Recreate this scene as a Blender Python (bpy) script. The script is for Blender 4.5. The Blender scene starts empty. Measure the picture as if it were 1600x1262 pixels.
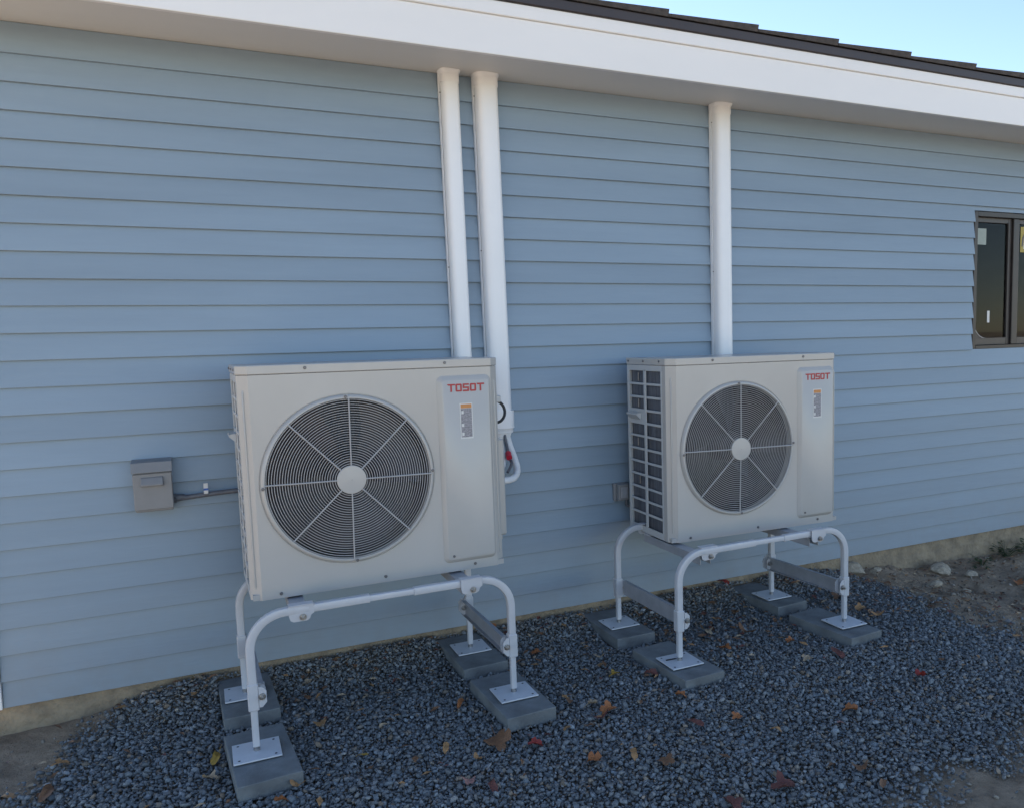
import bpy, bmesh, math, random
import numpy as np
from mathutils import Vector, Matrix

scene = bpy.context.scene
C = scene.collection
PI = math.pi
random.seed(7)
rng = np.random.default_rng(11)

# ------------------------------------------------------------------ camera
cam = bpy.data.cameras.new('camera')
cam.sensor_width = 36.0
cam.lens = 36.0 * 1277.46 / 1600.0
cam.shift_x = -0.08441
cam.shift_y = 0.01926
cam.clip_start = 0.05
cam.clip_end = 2000
cam_o = bpy.data.objects.new('camera', cam)
C.objects.link(cam_o)
right = Vector((0.897988, -0.439329, -0.024632))
fwd = Vector((0.434881, 0.89464, -0.102461))
up = Vector((0.067051, 0.081297, 0.994432))
m = Matrix((right, up, -fwd)).transposed().to_4x4()
m.translation = Vector((0.0, -3.5851, 1.3014))
cam_o.matrix_world = m
scene.camera = cam_o

# ------------------------------------------------------------------ world and sun
SUN_EL = math.radians(33)
SUN_AZ = math.radians(-8)          # from +Y towards +X
w = bpy.data.worlds.new('World')
scene.world = w
w.use_nodes = True
nt = w.node_tree
bg = nt.nodes['Background']
sky = nt.nodes.new('ShaderNodeTexSky')
sky.sky_type = 'NISHITA'
sky.sun_disc = False
sky.sun_elevation = SUN_EL
sky.sun_rotation = SUN_AZ
sky.air_density = 0.8
sky.dust_density = 0.1
sky.ozone_density = 0.4
nt.links.new(sky.outputs[0], bg.inputs[0])
bg.inputs[1].default_value = 0.066
sun = bpy.data.lights.new('sun', 'SUN')
sun.energy = 5.0
sun.angle = math.radians(0.5)
sun.color = (1.0, 0.93, 0.83)
sun_o = bpy.data.objects.new('sun', sun)
C.objects.link(sun_o)
sd = Vector((math.sin(SUN_AZ) * math.cos(SUN_EL), math.cos(SUN_AZ) * math.cos(SUN_EL), math.sin(SUN_EL)))
sun_o.rotation_euler = (-sd).to_track_quat('-Z', 'Y').to_euler()
vs = scene.view_settings
vs.view_transform = 'Standard'
vs.look = 'None'
vs.exposure = 2.1
vs.gamma = 1.0
vs.use_curve_mapping = False


# ------------------------------------------------------------------ materials
def mat(name, col, rough=0.5, metal=0.0, var=0.0, vscale=6.0, bump=0.0, bscale=60.0, col2=None, spec=0.5,
        stretch=(1, 1, 1), coat=0.0, lo=0.35, hi=0.65, bdist=0.01, detail=5.0, rvar=0.0):
    ma = bpy.data.materials.new(name)
    ma.use_nodes = True
    n = ma.node_tree.nodes
    l = ma.node_tree.links
    b = n['Principled BSDF']
    b.inputs['Base Color'].default_value = (*col, 1)
    b.inputs['Roughness'].default_value = rough
    b.inputs['Metallic'].default_value = metal
    b.inputs['Specular IOR Level'].default_value = spec
    b.inputs['Coat Weight'].default_value = coat
    tc = n.new('ShaderNodeTexCoord')
    mp = n.new('ShaderNodeMapping')
    mp.inputs['Scale'].default_value = stretch
    l.new(tc.outputs['Object'], mp.inputs[0])
    if col2 is not None or var > 0:
        if col2 is None:
            col2 = tuple(max(0, c * (1 - var)) for c in col)
        nz = n.new('ShaderNodeTexNoise')
        nz.inputs['Scale'].default_value = vscale
        nz.inputs['Detail'].default_value = detail
        nz.inputs['Roughness'].default_value = 0.6
        l.new(mp.outputs[0], nz.inputs['Vector'])
        rp = n.new('ShaderNodeValToRGB')
        rp.color_ramp.elements[0].position = lo
        rp.color_ramp.elements[1].position = hi
        rp.color_ramp.elements[0].color = (*col2, 1)
        rp.color_ramp.elements[1].color = (*col, 1)
        l.new(nz.outputs[0], rp.inputs[0])
        l.new(rp.outputs[0], b.inputs['Base Color'])
        if rvar > 0:
            mr = n.new('ShaderNodeMapRange')
            mr.inputs['To Min'].default_value = rough - rvar
            mr.inputs['To Max'].default_value = rough + rvar
            l.new(nz.outputs[0], mr.inputs['Value'])
            l.new(mr.outputs[0], b.inputs['Roughness'])
    if bump > 0:
        nb = n.new('ShaderNodeTexNoise')
        nb.inputs['Scale'].default_value = bscale
        nb.inputs['Detail'].default_value = 4
        l.new(mp.outputs[0], nb.inputs['Vector'])
        bp = n.new('ShaderNodeBump')
        bp.inputs['Strength'].default_value = bump
        bp.inputs['Distance'].default_value = bdist
        l.new(nb.outputs[0], bp.inputs['Height'])
        l.new(bp.outputs[0], b.inputs['Normal'])
    return ma


M = {}
M['siding'] = mat('siding_paint', (0.247, 0.326, 0.410), 0.42, var=0.10, vscale=2.2, bump=0.14, bscale=26, stretch=(0.35, 1, 3.0), bdist=0.004, rvar=0.06)


def tint_siding(ma):
    """slight tint change from board to board, and a blotchy grey brown blended in towards the lowest courses"""
    n = ma.node_tree.nodes
    l = ma.node_tree.links
    bs = n['Principled BSDF']
    src = bs.inputs['Base Color'].links[0].from_socket
    oi = n.new('ShaderNodeObjectInfo')
    mr_ = n.new('ShaderNodeMapRange')
    mr_.inputs['To Min'].default_value = 0.93
    mr_.inputs['To Max'].default_value = 1.05
    l.new(oi.outputs['Random'], mr_.inputs['Value'])
    sc = n.new('ShaderNodeVectorMath')
    sc.operation = 'SCALE'
    l.new(src, sc.inputs[0])
    l.new(mr_.outputs[0], sc.inputs['Scale'])
    g = n.new('ShaderNodeNewGeometry')
    sp = n.new('ShaderNodeSeparateXYZ')
    l.new(g.outputs['Position'], sp.inputs[0])
    hgt = n.new('ShaderNodeMapRange')
    hgt.inputs['From Min'].default_value = 0.42
    hgt.inputs['From Max'].default_value = 0.0
    hgt.inputs['To Max'].default_value = 0.55
    l.new(sp.outputs['Z'], hgt.inputs['Value'])
    nz = n.new('ShaderNodeTexNoise')
    nz.inputs['Scale'].default_value = 9
    nz.inputs['Detail'].default_value = 8
    nz.inputs['Roughness'].default_value = 0.7
    l.new(g.outputs['Position'], nz.inputs['Vector'])
    mu = n.new('ShaderNodeMath')
    mu.operation = 'MULTIPLY'
    l.new(hgt.outputs[0], mu.inputs[0])
    l.new(nz.outputs[0], mu.inputs[1])
    mx = n.new('ShaderNodeMix')
    mx.data_type = 'RGBA'
    l.new(mu.outputs[0], mx.inputs[0])
    l.new(sc.outputs[0], mx.inputs[6])
    mx.inputs[7].default_value = (0.22, 0.19, 0.15, 1)  # grey brown tone, stronger towards the bottom boards
    l.new(mx.outputs[2], bs.inputs['Base Color'])


tint_siding(M['siding'])
M['fascia'] = mat('white_trim_paint', (0.82, 0.81, 0.80), 0.4, var=0.05, vscale=1.6, bump=0.05, bscale=30, stretch=(0.3, 1, 1))
M['soffit'] = mat('soffit_paint', (0.70, 0.69, 0.67), 0.55, var=0.06, vscale=2.0, stretch=(0.3, 1, 1))
M['dripedge'] = mat('brown_drip_metal', (0.045, 0.034, 0.034), 0.42, var=0.25, vscale=3.0, stretch=(0.4, 1, 1))
M['shingle'] = mat('roof_shingle', (0.075, 0.066, 0.064), 0.75, var=0.4, vscale=40, bump=0.5, bscale=260)
M['foundation'] = mat('foundation_concrete', (0.36, 0.285, 0.195), 0.9, col2=(0.22, 0.175, 0.125), vscale=11, bump=1.0, bscale=24, bdist=0.02)
M['unit'] = mat('unit_powder_coat', (0.475, 0.46, 0.438), 0.24, var=0.06, vscale=2.5, bump=0.10, bscale=3.2, rvar=0.06)
M['unit_grid'] = mat('unit_grille_plastic', (0.52, 0.53, 0.53), 0.45, var=0.06, vscale=8)
M['wire'] = mat('grille_wire', (0.42, 0.41, 0.41), 0.4, var=0.06, vscale=9)
M['dark'] = mat('dark_interior', (0.018, 0.017, 0.023), 0.6, var=0.3, vscale=8)
M['blade'] = mat('fan_blade_plastic', (0.038, 0.034, 0.040), 0.45, var=0.3, vscale=7)
M['coil'] = mat('coil_fins', (0.17, 0.18, 0.21), 0.5, metal=0.2, var=0.5, vscale=90, stretch=(1, 1, 0.05), bump=0.6, bscale=200)
M['screw'] = mat('zinc_screw', (0.20, 0.20, 0.21), 0.4, metal=0.7, var=0.2, vscale=60)
M['red'] = mat('logo_red', (0.42, 0.035, 0.04), 0.4, var=0.1, vscale=30)
M['orange_print'] = mat('label_orange', (0.62, 0.27, 0.09), 0.5, var=0.15, vscale=60)
M['label_grey'] = mat('label_grey_print', (0.34, 0.33, 0.355), 0.5, col2=(0.20, 0.195, 0.215), vscale=120, stretch=(1, 1, 1.6), lo=0.4, hi=0.6)
M['label_white'] = mat('label_white', (0.66, 0.66, 0.65), 0.4, var=0.05, vscale=40)
M['label_dark'] = mat('label_dark_print', (0.09, 0.085, 0.095), 0.5, var=0.3, vscale=80)
M['stand'] = mat('stand_powder_coat', (0.54, 0.55, 0.58), 0.36, var=0.09, vscale=9, bump=0.04, bscale=40, rvar=0.06)
M['plate'] = mat('foot_plate_sky_tint', (0.62, 0.64, 0.68), 0.3, var=0.12, vscale=16, rvar=0.08)  # lighter and bluer than the stand: sky reflection put into the colour
M['rubble'] = mat('rubble_pale', (0.52, 0.44, 0.34), 0.9, var=0.4, vscale=9, bump=0.6, bscale=30)
M['brace'] = mat('galvanised_brace', (0.40, 0.41, 0.44), 0.42, metal=0.25, var=0.18, vscale=14, rvar=0.1)
M['bolt'] = mat('steel_bolt', (0.45, 0.44, 0.43), 0.33, metal=0.9, var=0.25, vscale=90)
M['pvc'] = mat('white_pvc', (0.80, 0.81, 0.83), 0.3, var=0.04, vscale=2, bump=0.03, bscale=14)
M['foam'] = mat('white_insulation', (0.78, 0.78, 0.79), 0.6, var=0.08, vscale=14, bump=0.2, bscale=90)
M['rubber'] = mat('black_rubber', (0.012, 0.012, 0.014), 0.45, var=0.3, vscale=40)
M['redtag'] = mat('red_tag', (0.55, 0.02, 0.05), 0.45, var=0.2, vscale=60)
M['bluetag'] = mat('blue_tag', (0.03, 0.12, 0.45), 0.45, var=0.2, vscale=60)
M['gbox'] = mat('grey_box_enamel', (0.235, 0.24, 0.25), 0.45, var=0.12, vscale=8, rvar=0.06)
M['conduit'] = mat('conduit_grey', (0.14, 0.145, 0.165), 0.5, var=0.3, vscale=30)
M['winframe'] = mat('window_bronze', (0.030, 0.024, 0.023), 0.4, var=0.2, vscale=10)
M['winframe2'] = mat('window_sash_bronze', (0.050, 0.042, 0.040), 0.4, var=0.15, vscale=10)
M['sticker'] = mat('pale_sticker', (0.30, 0.35, 0.32), 0.5, var=0.1, vscale=30)
M['yellow'] = mat('yellow_sticker', (0.38, 0.29, 0.05), 0.5, var=0.1, vscale=30)
M['room'] = mat('room_wall', (0.20, 0.19, 0.18), 0.8, var=0.15, vscale=3)
M['paver'] = mat('concrete_paver', (0.205, 0.22, 0.225), 0.85, col2=(0.115, 0.12, 0.125), vscale=7, bump=0.5, bscale=190, bdist=0.004, lo=0.3, hi=0.6)
M['leaf_pale'] = mat('leaf_pale', (0.50, 0.37, 0.24), 0.6, var=0.45, vscale=28)
M['leaf_yellow'] = mat('leaf_yellow', (0.50, 0.31, 0.06), 0.6, var=0.5, vscale=28)
M['leaf_tan'] = mat('leaf_tan', (0.48, 0.26, 0.11), 0.6, var=0.5, vscale=28)
M['leaf_orange'] = mat('leaf_orange', (0.45, 0.165, 0.055), 0.6, var=0.5, vscale=28)
M['leaf_brown'] = mat('leaf_brown', (0.24, 0.12, 0.06), 0.65, var=0.5, vscale=28)
M['leaf_red'] = mat('leaf_red', (0.36, 0.045, 0.035), 0.55, var=0.5, vscale=28)
M['leaf_darkred'] = mat('leaf_dark_red', (0.17, 0.058, 0.045), 0.6, var=0.5, vscale=28)
M['leaf_pink'] = mat('leaf_pink', (0.42, 0.22, 0.19), 0.6, var=0.4, vscale=28)
M['weed'] = mat('weed_green', (0.055, 0.085, 0.03), 0.6, var=0.5, vscale=22)

ms = bpy.data.materials.new('gravel_stone')
ms.use_nodes = True
_n = ms.node_tree.nodes
_l = ms.node_tree.links
_b = _n['Principled BSDF']
_a = _n.new('ShaderNodeAttribute')
_a.attribute_name = 'tint'
_tc = _n.new('ShaderNodeTexCoord')
_nz = _n.new('ShaderNodeTexNoise')
_nz.inputs['Scale'].default_value = 130
_nz.inputs['Detail'].default_value = 3
_l.new(_tc.outputs['Object'], _nz.inputs['Vector'])
_mr = _n.new('ShaderNodeMapRange')
_mr.inputs['To Min'].default_value = 0.55
_mr.inputs['To Max'].default_value = 1.4
_l.new(_nz.outputs[0], _mr.inputs['Value'])
_mx = _n.new('ShaderNodeVectorMath')
_mx.operation = 'SCALE'
_l.new(_a.outputs['Color'], _mx.inputs[0])
_l.new(_mr.outputs[0], _mx.inputs['Scale'])
_l.new(_mx.outputs[0], _b.inputs['Base Color'])
_b.inputs['Roughness'].default_value = 0.85
_b.inputs['Specular IOR Level'].default_value = 0.15
M['gravel'] = ms

# ground: soil near the house, unseen pale ground further out, added to bounce warm light
mg = bpy.data.materials.new('soil')
mg.use_nodes = True
_n = mg.node_tree.nodes
_l = mg.node_tree.links
_b = _n['Principled BSDF']
_b.inputs['Roughness'].default_value = 0.95
_tc = _n.new('ShaderNodeTexCoord')


def _noise(scale, det=6):
    q = _n.new('ShaderNodeTexNoise')
    q.inputs['Scale'].default_value = scale
    q.inputs['Detail'].default_value = det
    q.inputs['Roughness'].default_value = 0.65
    _l.new(_tc.outputs['Object'], q.inputs['Vector'])
    return q


def _ramp(src, p0, c0, p1, c1):
    r = _n.new('ShaderNodeValToRGB')
    r.color_ramp.elements[0].position = p0
    r.color_ramp.elements[0].color = (*c0, 1)
    r.color_ramp.elements[1].position = p1
    r.color_ramp.elements[1].color = (*c1, 1)
    _l.new(src, r.inputs[0])
    return r


soil = _ramp(_noise(9).outputs[0], 0.28, (0.17, 0.125, 0.085), 0.72, (0.46, 0.355, 0.255))
bounce_ground = _ramp(_noise(3).outputs[0], 0.3, (0.30, 0.235, 0.165), 0.7, (0.48, 0.395, 0.295))
sx = _n.new('ShaderNodeSeparateXYZ')
_l.new(_tc.outputs['Object'], sx.inputs[0])
mr = _n.new('ShaderNodeMapRange')
mr.inputs['From Min'].default_value = -3.2
mr.inputs['From Max'].default_value = -4.6
_l.new(sx.outputs['Y'], mr.inputs['Value'])
mix = _n.new('ShaderNodeMix')
mix.data_type = 'RGBA'
_l.new(mr.outputs[0], mix.inputs[0])
_l.new(soil.outputs[0], mix.inputs[6])
_l.new(bounce_ground.outputs[0], mix.inputs[7])
_l.new(mix.outputs[2], _b.inputs['Base Color'])
_bp = _n.new('ShaderNodeBump')
_bp.inputs['Strength'].default_value = 0.8
_bp.inputs['Distance'].default_value = 0.035
_l.new(_noise(38, 10).outputs[0], _bp.inputs['Height'])
_l.new(_bp.outputs[0], _b.inputs['Normal'])
M['ground'] = mg

# window glass
gl = bpy.data.materials.new('window_glass')
gl.use_nodes = True
_b = gl.node_tree.nodes['Principled BSDF']
_b.inputs['Base Color'].default_value = (0.40, 0.41, 0.43, 1)
_b.inputs['Transmission Weight'].default_value = 1.0
_b.inputs['Roughness'].default_value = 0.02
_b.inputs['IOR'].default_value = 1.17
M['glass'] = gl


# ------------------------------------------------------------------ helpers
class B:
    """collects shapes in one bmesh; build() links them as one mesh object"""

    def __init__(s):
        s.bm = bmesh.new()

    def box(s, lo, hi, bev=0.0, seg=1, rot=None):
        t = bmesh.new()
        bmesh.ops.create_cube(t, size=1.0)
        lo = Vector(lo)
        hi = Vector(hi)
        c = (lo + hi) / 2
        d = hi - lo
        for v in t.verts:
            v.co = Vector((v.co.x * d.x, v.co.y * d.y, v.co.z * d.z))
        if bev > 0:
            bmesh.ops.bevel(t, geom=t.edges[:], offset=bev, segments=seg, affect='EDGES', profile=0.5)
        for v in t.verts:
            co = v.co
            if rot is not None:
                co = rot @ co
            v.co = co + c
        s.join(t)
        return s

    def join(s, t):
        me = bpy.data.meshes.new('t')
        t.to_mesh(me)
        t.free()
        s.bm.from_mesh(me)
        bpy.data.meshes.remove(me)

    def prism(s, poly, axis, a, b, bev=0.0):
        """poly in the plane perpendicular to axis, extruded from a to b"""
        t = bmesh.new()

        def P(u, v, h):
            return {'x': (h, u, v), 'y': (u, h, v), 'z': (u, v, h)}[axis]
        va = [t.verts.new(P(u, v, a)) for u, v in poly]
        vb = [t.verts.new(P(u, v, b)) for u, v in poly]
        n = len(poly)
        t.faces.new(va)
        t.faces.new(vb[::-1])
        for i in range(n):
            t.faces.new((va[i], vb[i], vb[(i + 1) % n], va[(i + 1) % n]))
        bmesh.ops.recalc_face_normals(t, faces=t.faces[:])
        if bev > 0:
            bmesh.ops.bevel(t, geom=t.edges[:], offset=bev, segments=1, affect='EDGES')
        s.join(t)
        return s

    def cyl(s, p0, p1, r0, r1=None, n=16, caps=True):
        r1 = r0 if r1 is None else r1
        p0 = Vector(p0)
        p1 = Vector(p1)
        d = (p1 - p0).normalized()
        a = d.orthogonal().normalized()
        b = d.cross(a)
        va = []
        vb = []
        for i in range(n):
            t = 2 * PI * i / n
            o = a * math.cos(t) + b * math.sin(t)
            va.append(s.bm.verts.new(p0 + o * r0))
            vb.append(s.bm.verts.new(p1 + o * r1))
        for i in range(n):
            s.bm.faces.new((va[i], va[(i + 1) % n], vb[(i + 1) % n], vb[i]))
        if caps:
            s.bm.faces.new(va[::-1])
            s.bm.faces.new(vb)
        return s

    def sweep(s, path, prof, side, caps=True):
        """prof: list of (a,b); a along side, b along tangent x side"""
        path = [Vector(p) for p in path]
        rings = []
        for i, p in enumerate(path):
            if i == 0:
                t = path[1] - p
            elif i == len(path) - 1:
                t = p - path[i - 1]
            else:
                t = (path[i + 1] - p).normalized() + (p - path[i - 1]).normalized()
            t.normalize()
            sd_ = Vector(side)
            sd_ = (sd_ - t * sd_.dot(t)).normalized()
            o = t.cross(sd_)
            rings.append([s.bm.verts.new(p + sd_ * a + o * b) for a, b in prof])
        n = len(prof)
        for r0, r1 in zip(rings, rings[1:]):
            for i in range(n):
                s.bm.faces.new((r0[i], r0[(i + 1) % n], r1[(i + 1) % n], r1[i]))
        if caps:
            s.bm.faces.new(rings[0][::-1])
            s.bm.faces.new(rings[-1])
        return s

    def quad(s, pts):
        s.bm.faces.new([s.bm.verts.new(p) for p in pts])
        return s

    def build(s, name, material, parent=None, smooth=False, recalc=True):
        if recalc:
            bmesh.ops.recalc_face_normals(s.bm, faces=s.bm.faces[:])
        me = bpy.data.meshes.new(name)
        s.bm.to_mesh(me)
        s.bm.free()
        me.materials.append(material)
        if smooth:
            me.polygons.foreach_set('use_smooth', [True] * len(me.polygons))
            try:
                me.set_sharp_from_angle(angle=math.radians(40))
            except Exception:
                pass
        o = bpy.data.objects.new(name, me)
        C.objects.link(o)
        if parent is not None:
            o.parent = parent
        return o


def tag(o, label=None, cat=None, group=None, kind=None):
    if label:
        o['label'] = label
    if cat:
        o['category'] = cat
    if group:
        o['group'] = group
    if kind:
        o['kind'] = kind
    return o


def thing(name, loc, label, cat, group=None, rz=0.0):
    o = bpy.data.objects.new(name, None)
    o.empty_display_size = 0.1
    C.objects.link(o)
    o.location = loc
    o.rotation_euler = (0, 0, rz)
    return tag(o, label, cat, group)


def copy_tree(o, parent=None):
    c = o.copy()
    C.objects.link(c)
    c.parent = parent
    for ch in list(o.children):
        copy_tree(ch, c)
    return c


def rsq(w, r=None, n=3):
    """rounded square profile"""
    h = w / 2
    r = w * 0.2 if r is None else r
    out = []
    for cx, cy, a0 in ((h - r, h - r, 0), (-(h - r), h - r, 90), (-(h - r), -(h - r), 180), (h - r, -(h - r), 270)):
        for k in range(n):
            a = math.radians(a0 + 90 * k / (n - 1))
            out.append((cx + r * math.cos(a), cy + r * math.sin(a)))
    return out


def circ(r, n=12):
    return [(r * math.cos(2 * PI * i / n), r * math.sin(2 * PI * i / n)) for i in range(n)]


def screw(p, parent, axis=(0, -1, 0), r=0.006, h=0.004, name='screw', m_='screw'):
    a = Vector(axis)
    p = Vector(p)
    b = B().cyl(p, p + a * h * 0.6, r, r, 12).cyl(p + a * h * 0.6, p + a * h, r * 0.8, r * 0.55, 12)
    return b.build(name, M[m_], parent, smooth=True)


# ------------------------------------------------------------------ ground
def sstep(a, b, x):
    t = np.clip((x - a) / (b - a), 0, 1)
    return t * t * (3 - 2 * t)


def vnoise(x, y, s, seed):
    r = np.random.default_rng(seed)
    T = r.random((64, 64))
    x = x / s
    y = y / s
    xi = np.floor(x).astype(int)
    yi = np.floor(y).astype(int)
    fx = x - xi
    fy = y - yi
    fx = fx * fx * (3 - 2 * fx)
    fy = fy * fy * (3 - 2 * fy)
    g = lambda a, b_: T[a % 64, b_ % 64]
    return (g(xi, yi) * (1 - fx) + g(xi + 1, yi) * fx) * (1 - fy) + (g(xi, yi + 1) * (1 - fx) + g(xi + 1, yi + 1) * fx) * fy - 0.5


def pad_mask(x, y):
    """1 on the gravel strip, 0 off it, feathered"""
    n1 = vnoise(x, y, 0.3, 3) * 0.26 + vnoise(x, y, 0.08, 4) * 0.10
    left = sstep(-0.72, -0.34, x + n1 + 0.10 * np.clip(-y - 0.1, 0, 1.8) - 0.12 * np.exp(-(y / 0.15) ** 2))
    rx = 3.46 - 0.10 * np.clip(-y, 0, 0.7) - 1.15 * np.clip(-y - 1.05, 0, 1.0)
    rgt = 1 - sstep(-0.22, 0.16, x - rx + n1)
    fr = sstep(-2.02, -1.70, y + n1 * 0.8)
    return left * rgt * fr


def gravel_z(x, y):
    z = -0.092 + 0.066 * np.exp(-(y / 0.15) ** 2) * (1 - sstep(2.9, 3.6, x)) * sstep(-0.65, -0.1, x)
    z = z - 0.10 * sstep(2.9, 4.3, x) - 0.012 * (1 - sstep(-0.7, -0.1, x)) - 0.02 * sstep(-1.2, -2.2, y)
    return z + 0.016 * vnoise(x, y, 0.33, 5)


def soil_z(x, y):
    z = gravel_z(x, y) - 0.010 + 0.03 * np.exp(-(y / 0.3) ** 2) * sstep(3.0, 3.6, x)
    k_ = 1.0 + 0.9 * sstep(3.2, 3.8, x)
    return z + k_ * (0.022 * vnoise(x, y, 0.3, 8) + 0.014 * vnoise(x, y, 0.09, 9) + 0.009 * vnoise(x, y, 0.04, 10))


def axis_pts(lo, hi, step, far):
    core = np.arange(lo, hi + 1e-6, step)
    g = []
    d = step
    v = 0.0
    while v < far:
        d *= 1.35
        v += d
        g.append(v)
    g = np.array(g)
    return np.concatenate([lo - g[::-1], core, hi + g])


gx = axis_pts(-1.6, 5.6, 0.03, 300)
gy = axis_pts(-3.0, 0.1, 0.03, 300)
X, Y = np.meshgrid(gx, gy)
Z = soil_z(X, Y)
pm = pad_mask(X, Y)
Z = Z * (1 - pm) + np.minimum(Z, gravel_z(X, Y) - 0.022) * pm
Z = np.where((np.abs(X - 1.8) > 8) | (Y < -5), -0.15, Z)
nv = X.size
me = bpy.data.meshes.new('ground')
nxp, nyp = len(gx), len(gy)
idx = np.arange(nv).reshape(nyp, nxp)
q = np.stack([idx[:-1, :-1], idx[:-1, 1:], idx[1:, 1:], idx[1:, :-1]], -1).reshape(-1, 4)
me.from_pydata(np.stack([X, Y, Z], -1).reshape(-1, 3).tolist(), [], q.tolist())
me.materials.append(M['ground'])
me.polygons.foreach_set('use_smooth', [True] * len(me.polygons))
ground = bpy.data.objects.new('ground', me)
C.objects.link(ground)
tag(ground, kind='structure')

# pavers: centre, turn in degrees, top height
PAV = [
    ((0.104, -0.738), 4, -0.041, 'grey concrete paver under the front left foot of the left stand, nearest the camera'),
    ((0.088, -0.206), 2, -0.041, 'grey concrete paver under the wall side left foot of the left stand'),
    ((0.998, -0.706), 2.6, -0.041, 'grey concrete paver under the front right foot of the left stand'),
    ((0.992, -0.203), 2.1, -0.04, 'grey concrete paver under the wall side right foot of the left stand'),
    ((1.729, -0.728), 4, -0.046, 'grey concrete paver under the front left foot of the right stand'),
    ((1.714, -0.204), 0, -0.045, 'grey concrete paver under the wall side left foot of the right stand'),
    ((2.611, -0.7), 4.4, -0.048, 'grey concrete paver under the front right foot of the right stand'),
    ((2.597, -0.204), 4.5, -0.046, 'grey concrete paver under the wall side right foot of the right stand'),
]


def in_paver(x, y, grow=0.0):
    hit = np.zeros(x.shape, bool)
    for (cx, cy), deg, _, _ in PAV:
        a = math.radians(deg)
        u = (x - cx) * math.cos(a) + (y - cy) * math.sin(a)
        v = -(x - cx) * math.sin(a) + (y - cy) * math.cos(a)
        hit |= (np.abs(u) < 0.0975 + grow) & (np.abs(v) < 0.1975 + grow)
    return hit


def stones(name, px_, py_, pz_, size, tint, material, flat=0.62):
    """many small angular stones in one mesh"""
    n = len(px_)
    phi = (1 + 5 ** 0.5) / 2
    base = np.array([(-1, phi, 0), (1, phi, 0), (-1, -phi, 0), (1, -phi, 0), (0, -1, phi), (0, 1, phi), (0, -1, -phi), (0, 1, -phi),
                     (phi, 0, -1), (phi, 0, 1), (-phi, 0, -1), (-phi, 0, 1)], float)
    base /= np.linalg.norm(base[0])
    F = np.array([(0, 11, 5), (0, 5, 1), (0, 1, 7), (0, 7, 10), (0, 10, 11), (1, 5, 9), (5, 11, 4), (11, 10, 2), (10, 7, 6), (7, 1, 8),
                  (3, 9, 4), (3, 4, 2), (3, 2, 6), (3, 6, 8), (3, 8, 9), (4, 9, 5), (2, 4, 11), (6, 2, 10), (8, 6, 7), (9, 8, 1)])
    V = base[None] * (0.55 + 0.75 * rng.random((n, 12, 1)))
    sc = np.stack([0.85 + 0.5 * rng.random(n), 0.62 + 0.35 * rng.random(n), flat * (0.6 + 0.6 * rng.random(n))], -1)
    V = V * sc[:, None, :]
    ang = rng.random((n, 3)) * np.array([1.8, 1.8, 2 * PI]) - np.array([0.9, 0.9, 0])
    cx_, sx_ = np.cos(ang[:, 0]), np.sin(ang[:, 0])
    cy_, sy_ = np.cos(ang[:, 1]), np.sin(ang[:, 1])
    cz_, sz_ = np.cos(ang[:, 2]), np.sin(ang[:, 2])
    y1 = V[..., 1] * cx_[:, None] - V[..., 2] * sx_[:, None]
    z1 = V[..., 1] * sx_[:, None] + V[..., 2] * cx_[:, None]
    x2 = V[..., 0] * cy_[:, None] + z1 * sy_[:, None]
    z2 = -V[..., 0] * sy_[:, None] + z1 * cy_[:, None]
    x3 = x2 * cz_[:, None] - y1 * sz_[:, None]
    y3 = x2 * sz_[:, None] + y1 * cz_[:, None]
    V = np.stack([x3, y3, z2], -1) * (size / 2)[:, None, None]
    V += np.stack([px_, py_, pz_], -1)[:, None, :]
    faces = (F[None] + (np.arange(n) * 12)[:, None, None]).reshape(-1, 3)
    me_ = bpy.data.meshes.new(name)
    me_.vertices.add(n * 12)
    me_.vertices.foreach_set('co', V.reshape(-1).astype(np.float32))
    nf = len(faces)
    me_.loops.add(nf * 3)
    me_.loops.foreach_set('vertex_index', faces.reshape(-1).astype(np.int32))
    me_.polygons.add(nf)
    me_.polygons.foreach_set('loop_start', (np.arange(nf) * 3).astype(np.int32))
    me_.update(calc_edges=True)
    at = me_.attributes.new('tint', 'FLOAT_COLOR', 'POINT')
    col = np.ones((n, 12, 4), np.float32)
    col[..., :3] = tint[:, None, :]
    at.data.foreach_set('color', col.reshape(-1))
    me_.materials.append(material)
    o = bpy.data.objects.new(name, me_)
    C.objects.link(o)
    return o


# gravel: one heap nobody could count
def scatter(pitch, x0, x1, y0, y1):
    ax = np.arange(x0, x1, pitch)
    ay = np.arange(y0, y1, pitch)
    a, b = np.meshgrid(ax, ay)
    a = a.ravel() + (rng.random(a.size) - 0.5) * pitch * 1.1
    b = b.ravel() + (rng.random(b.size) - 0.5) * pitch * 1.1
    return a, b


def stone_tint(n):
    v = 0.160 + 0.135 * rng.random(n) ** 1.5
    bright = rng.random(n) < 0.035
    v = np.where(bright, 0.2 + 0.18 * rng.random(n), v)
    hue = rng.random(n)
    t = np.stack([v * (0.88 + 0.12 * hue), v * 0.98, v * (1.06 - 0.10 * hue)], -1)
    brown = rng.random(n) < 0.07
    t[brown] *= np.array([1.25, 0.98, 0.75])
    return t


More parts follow.
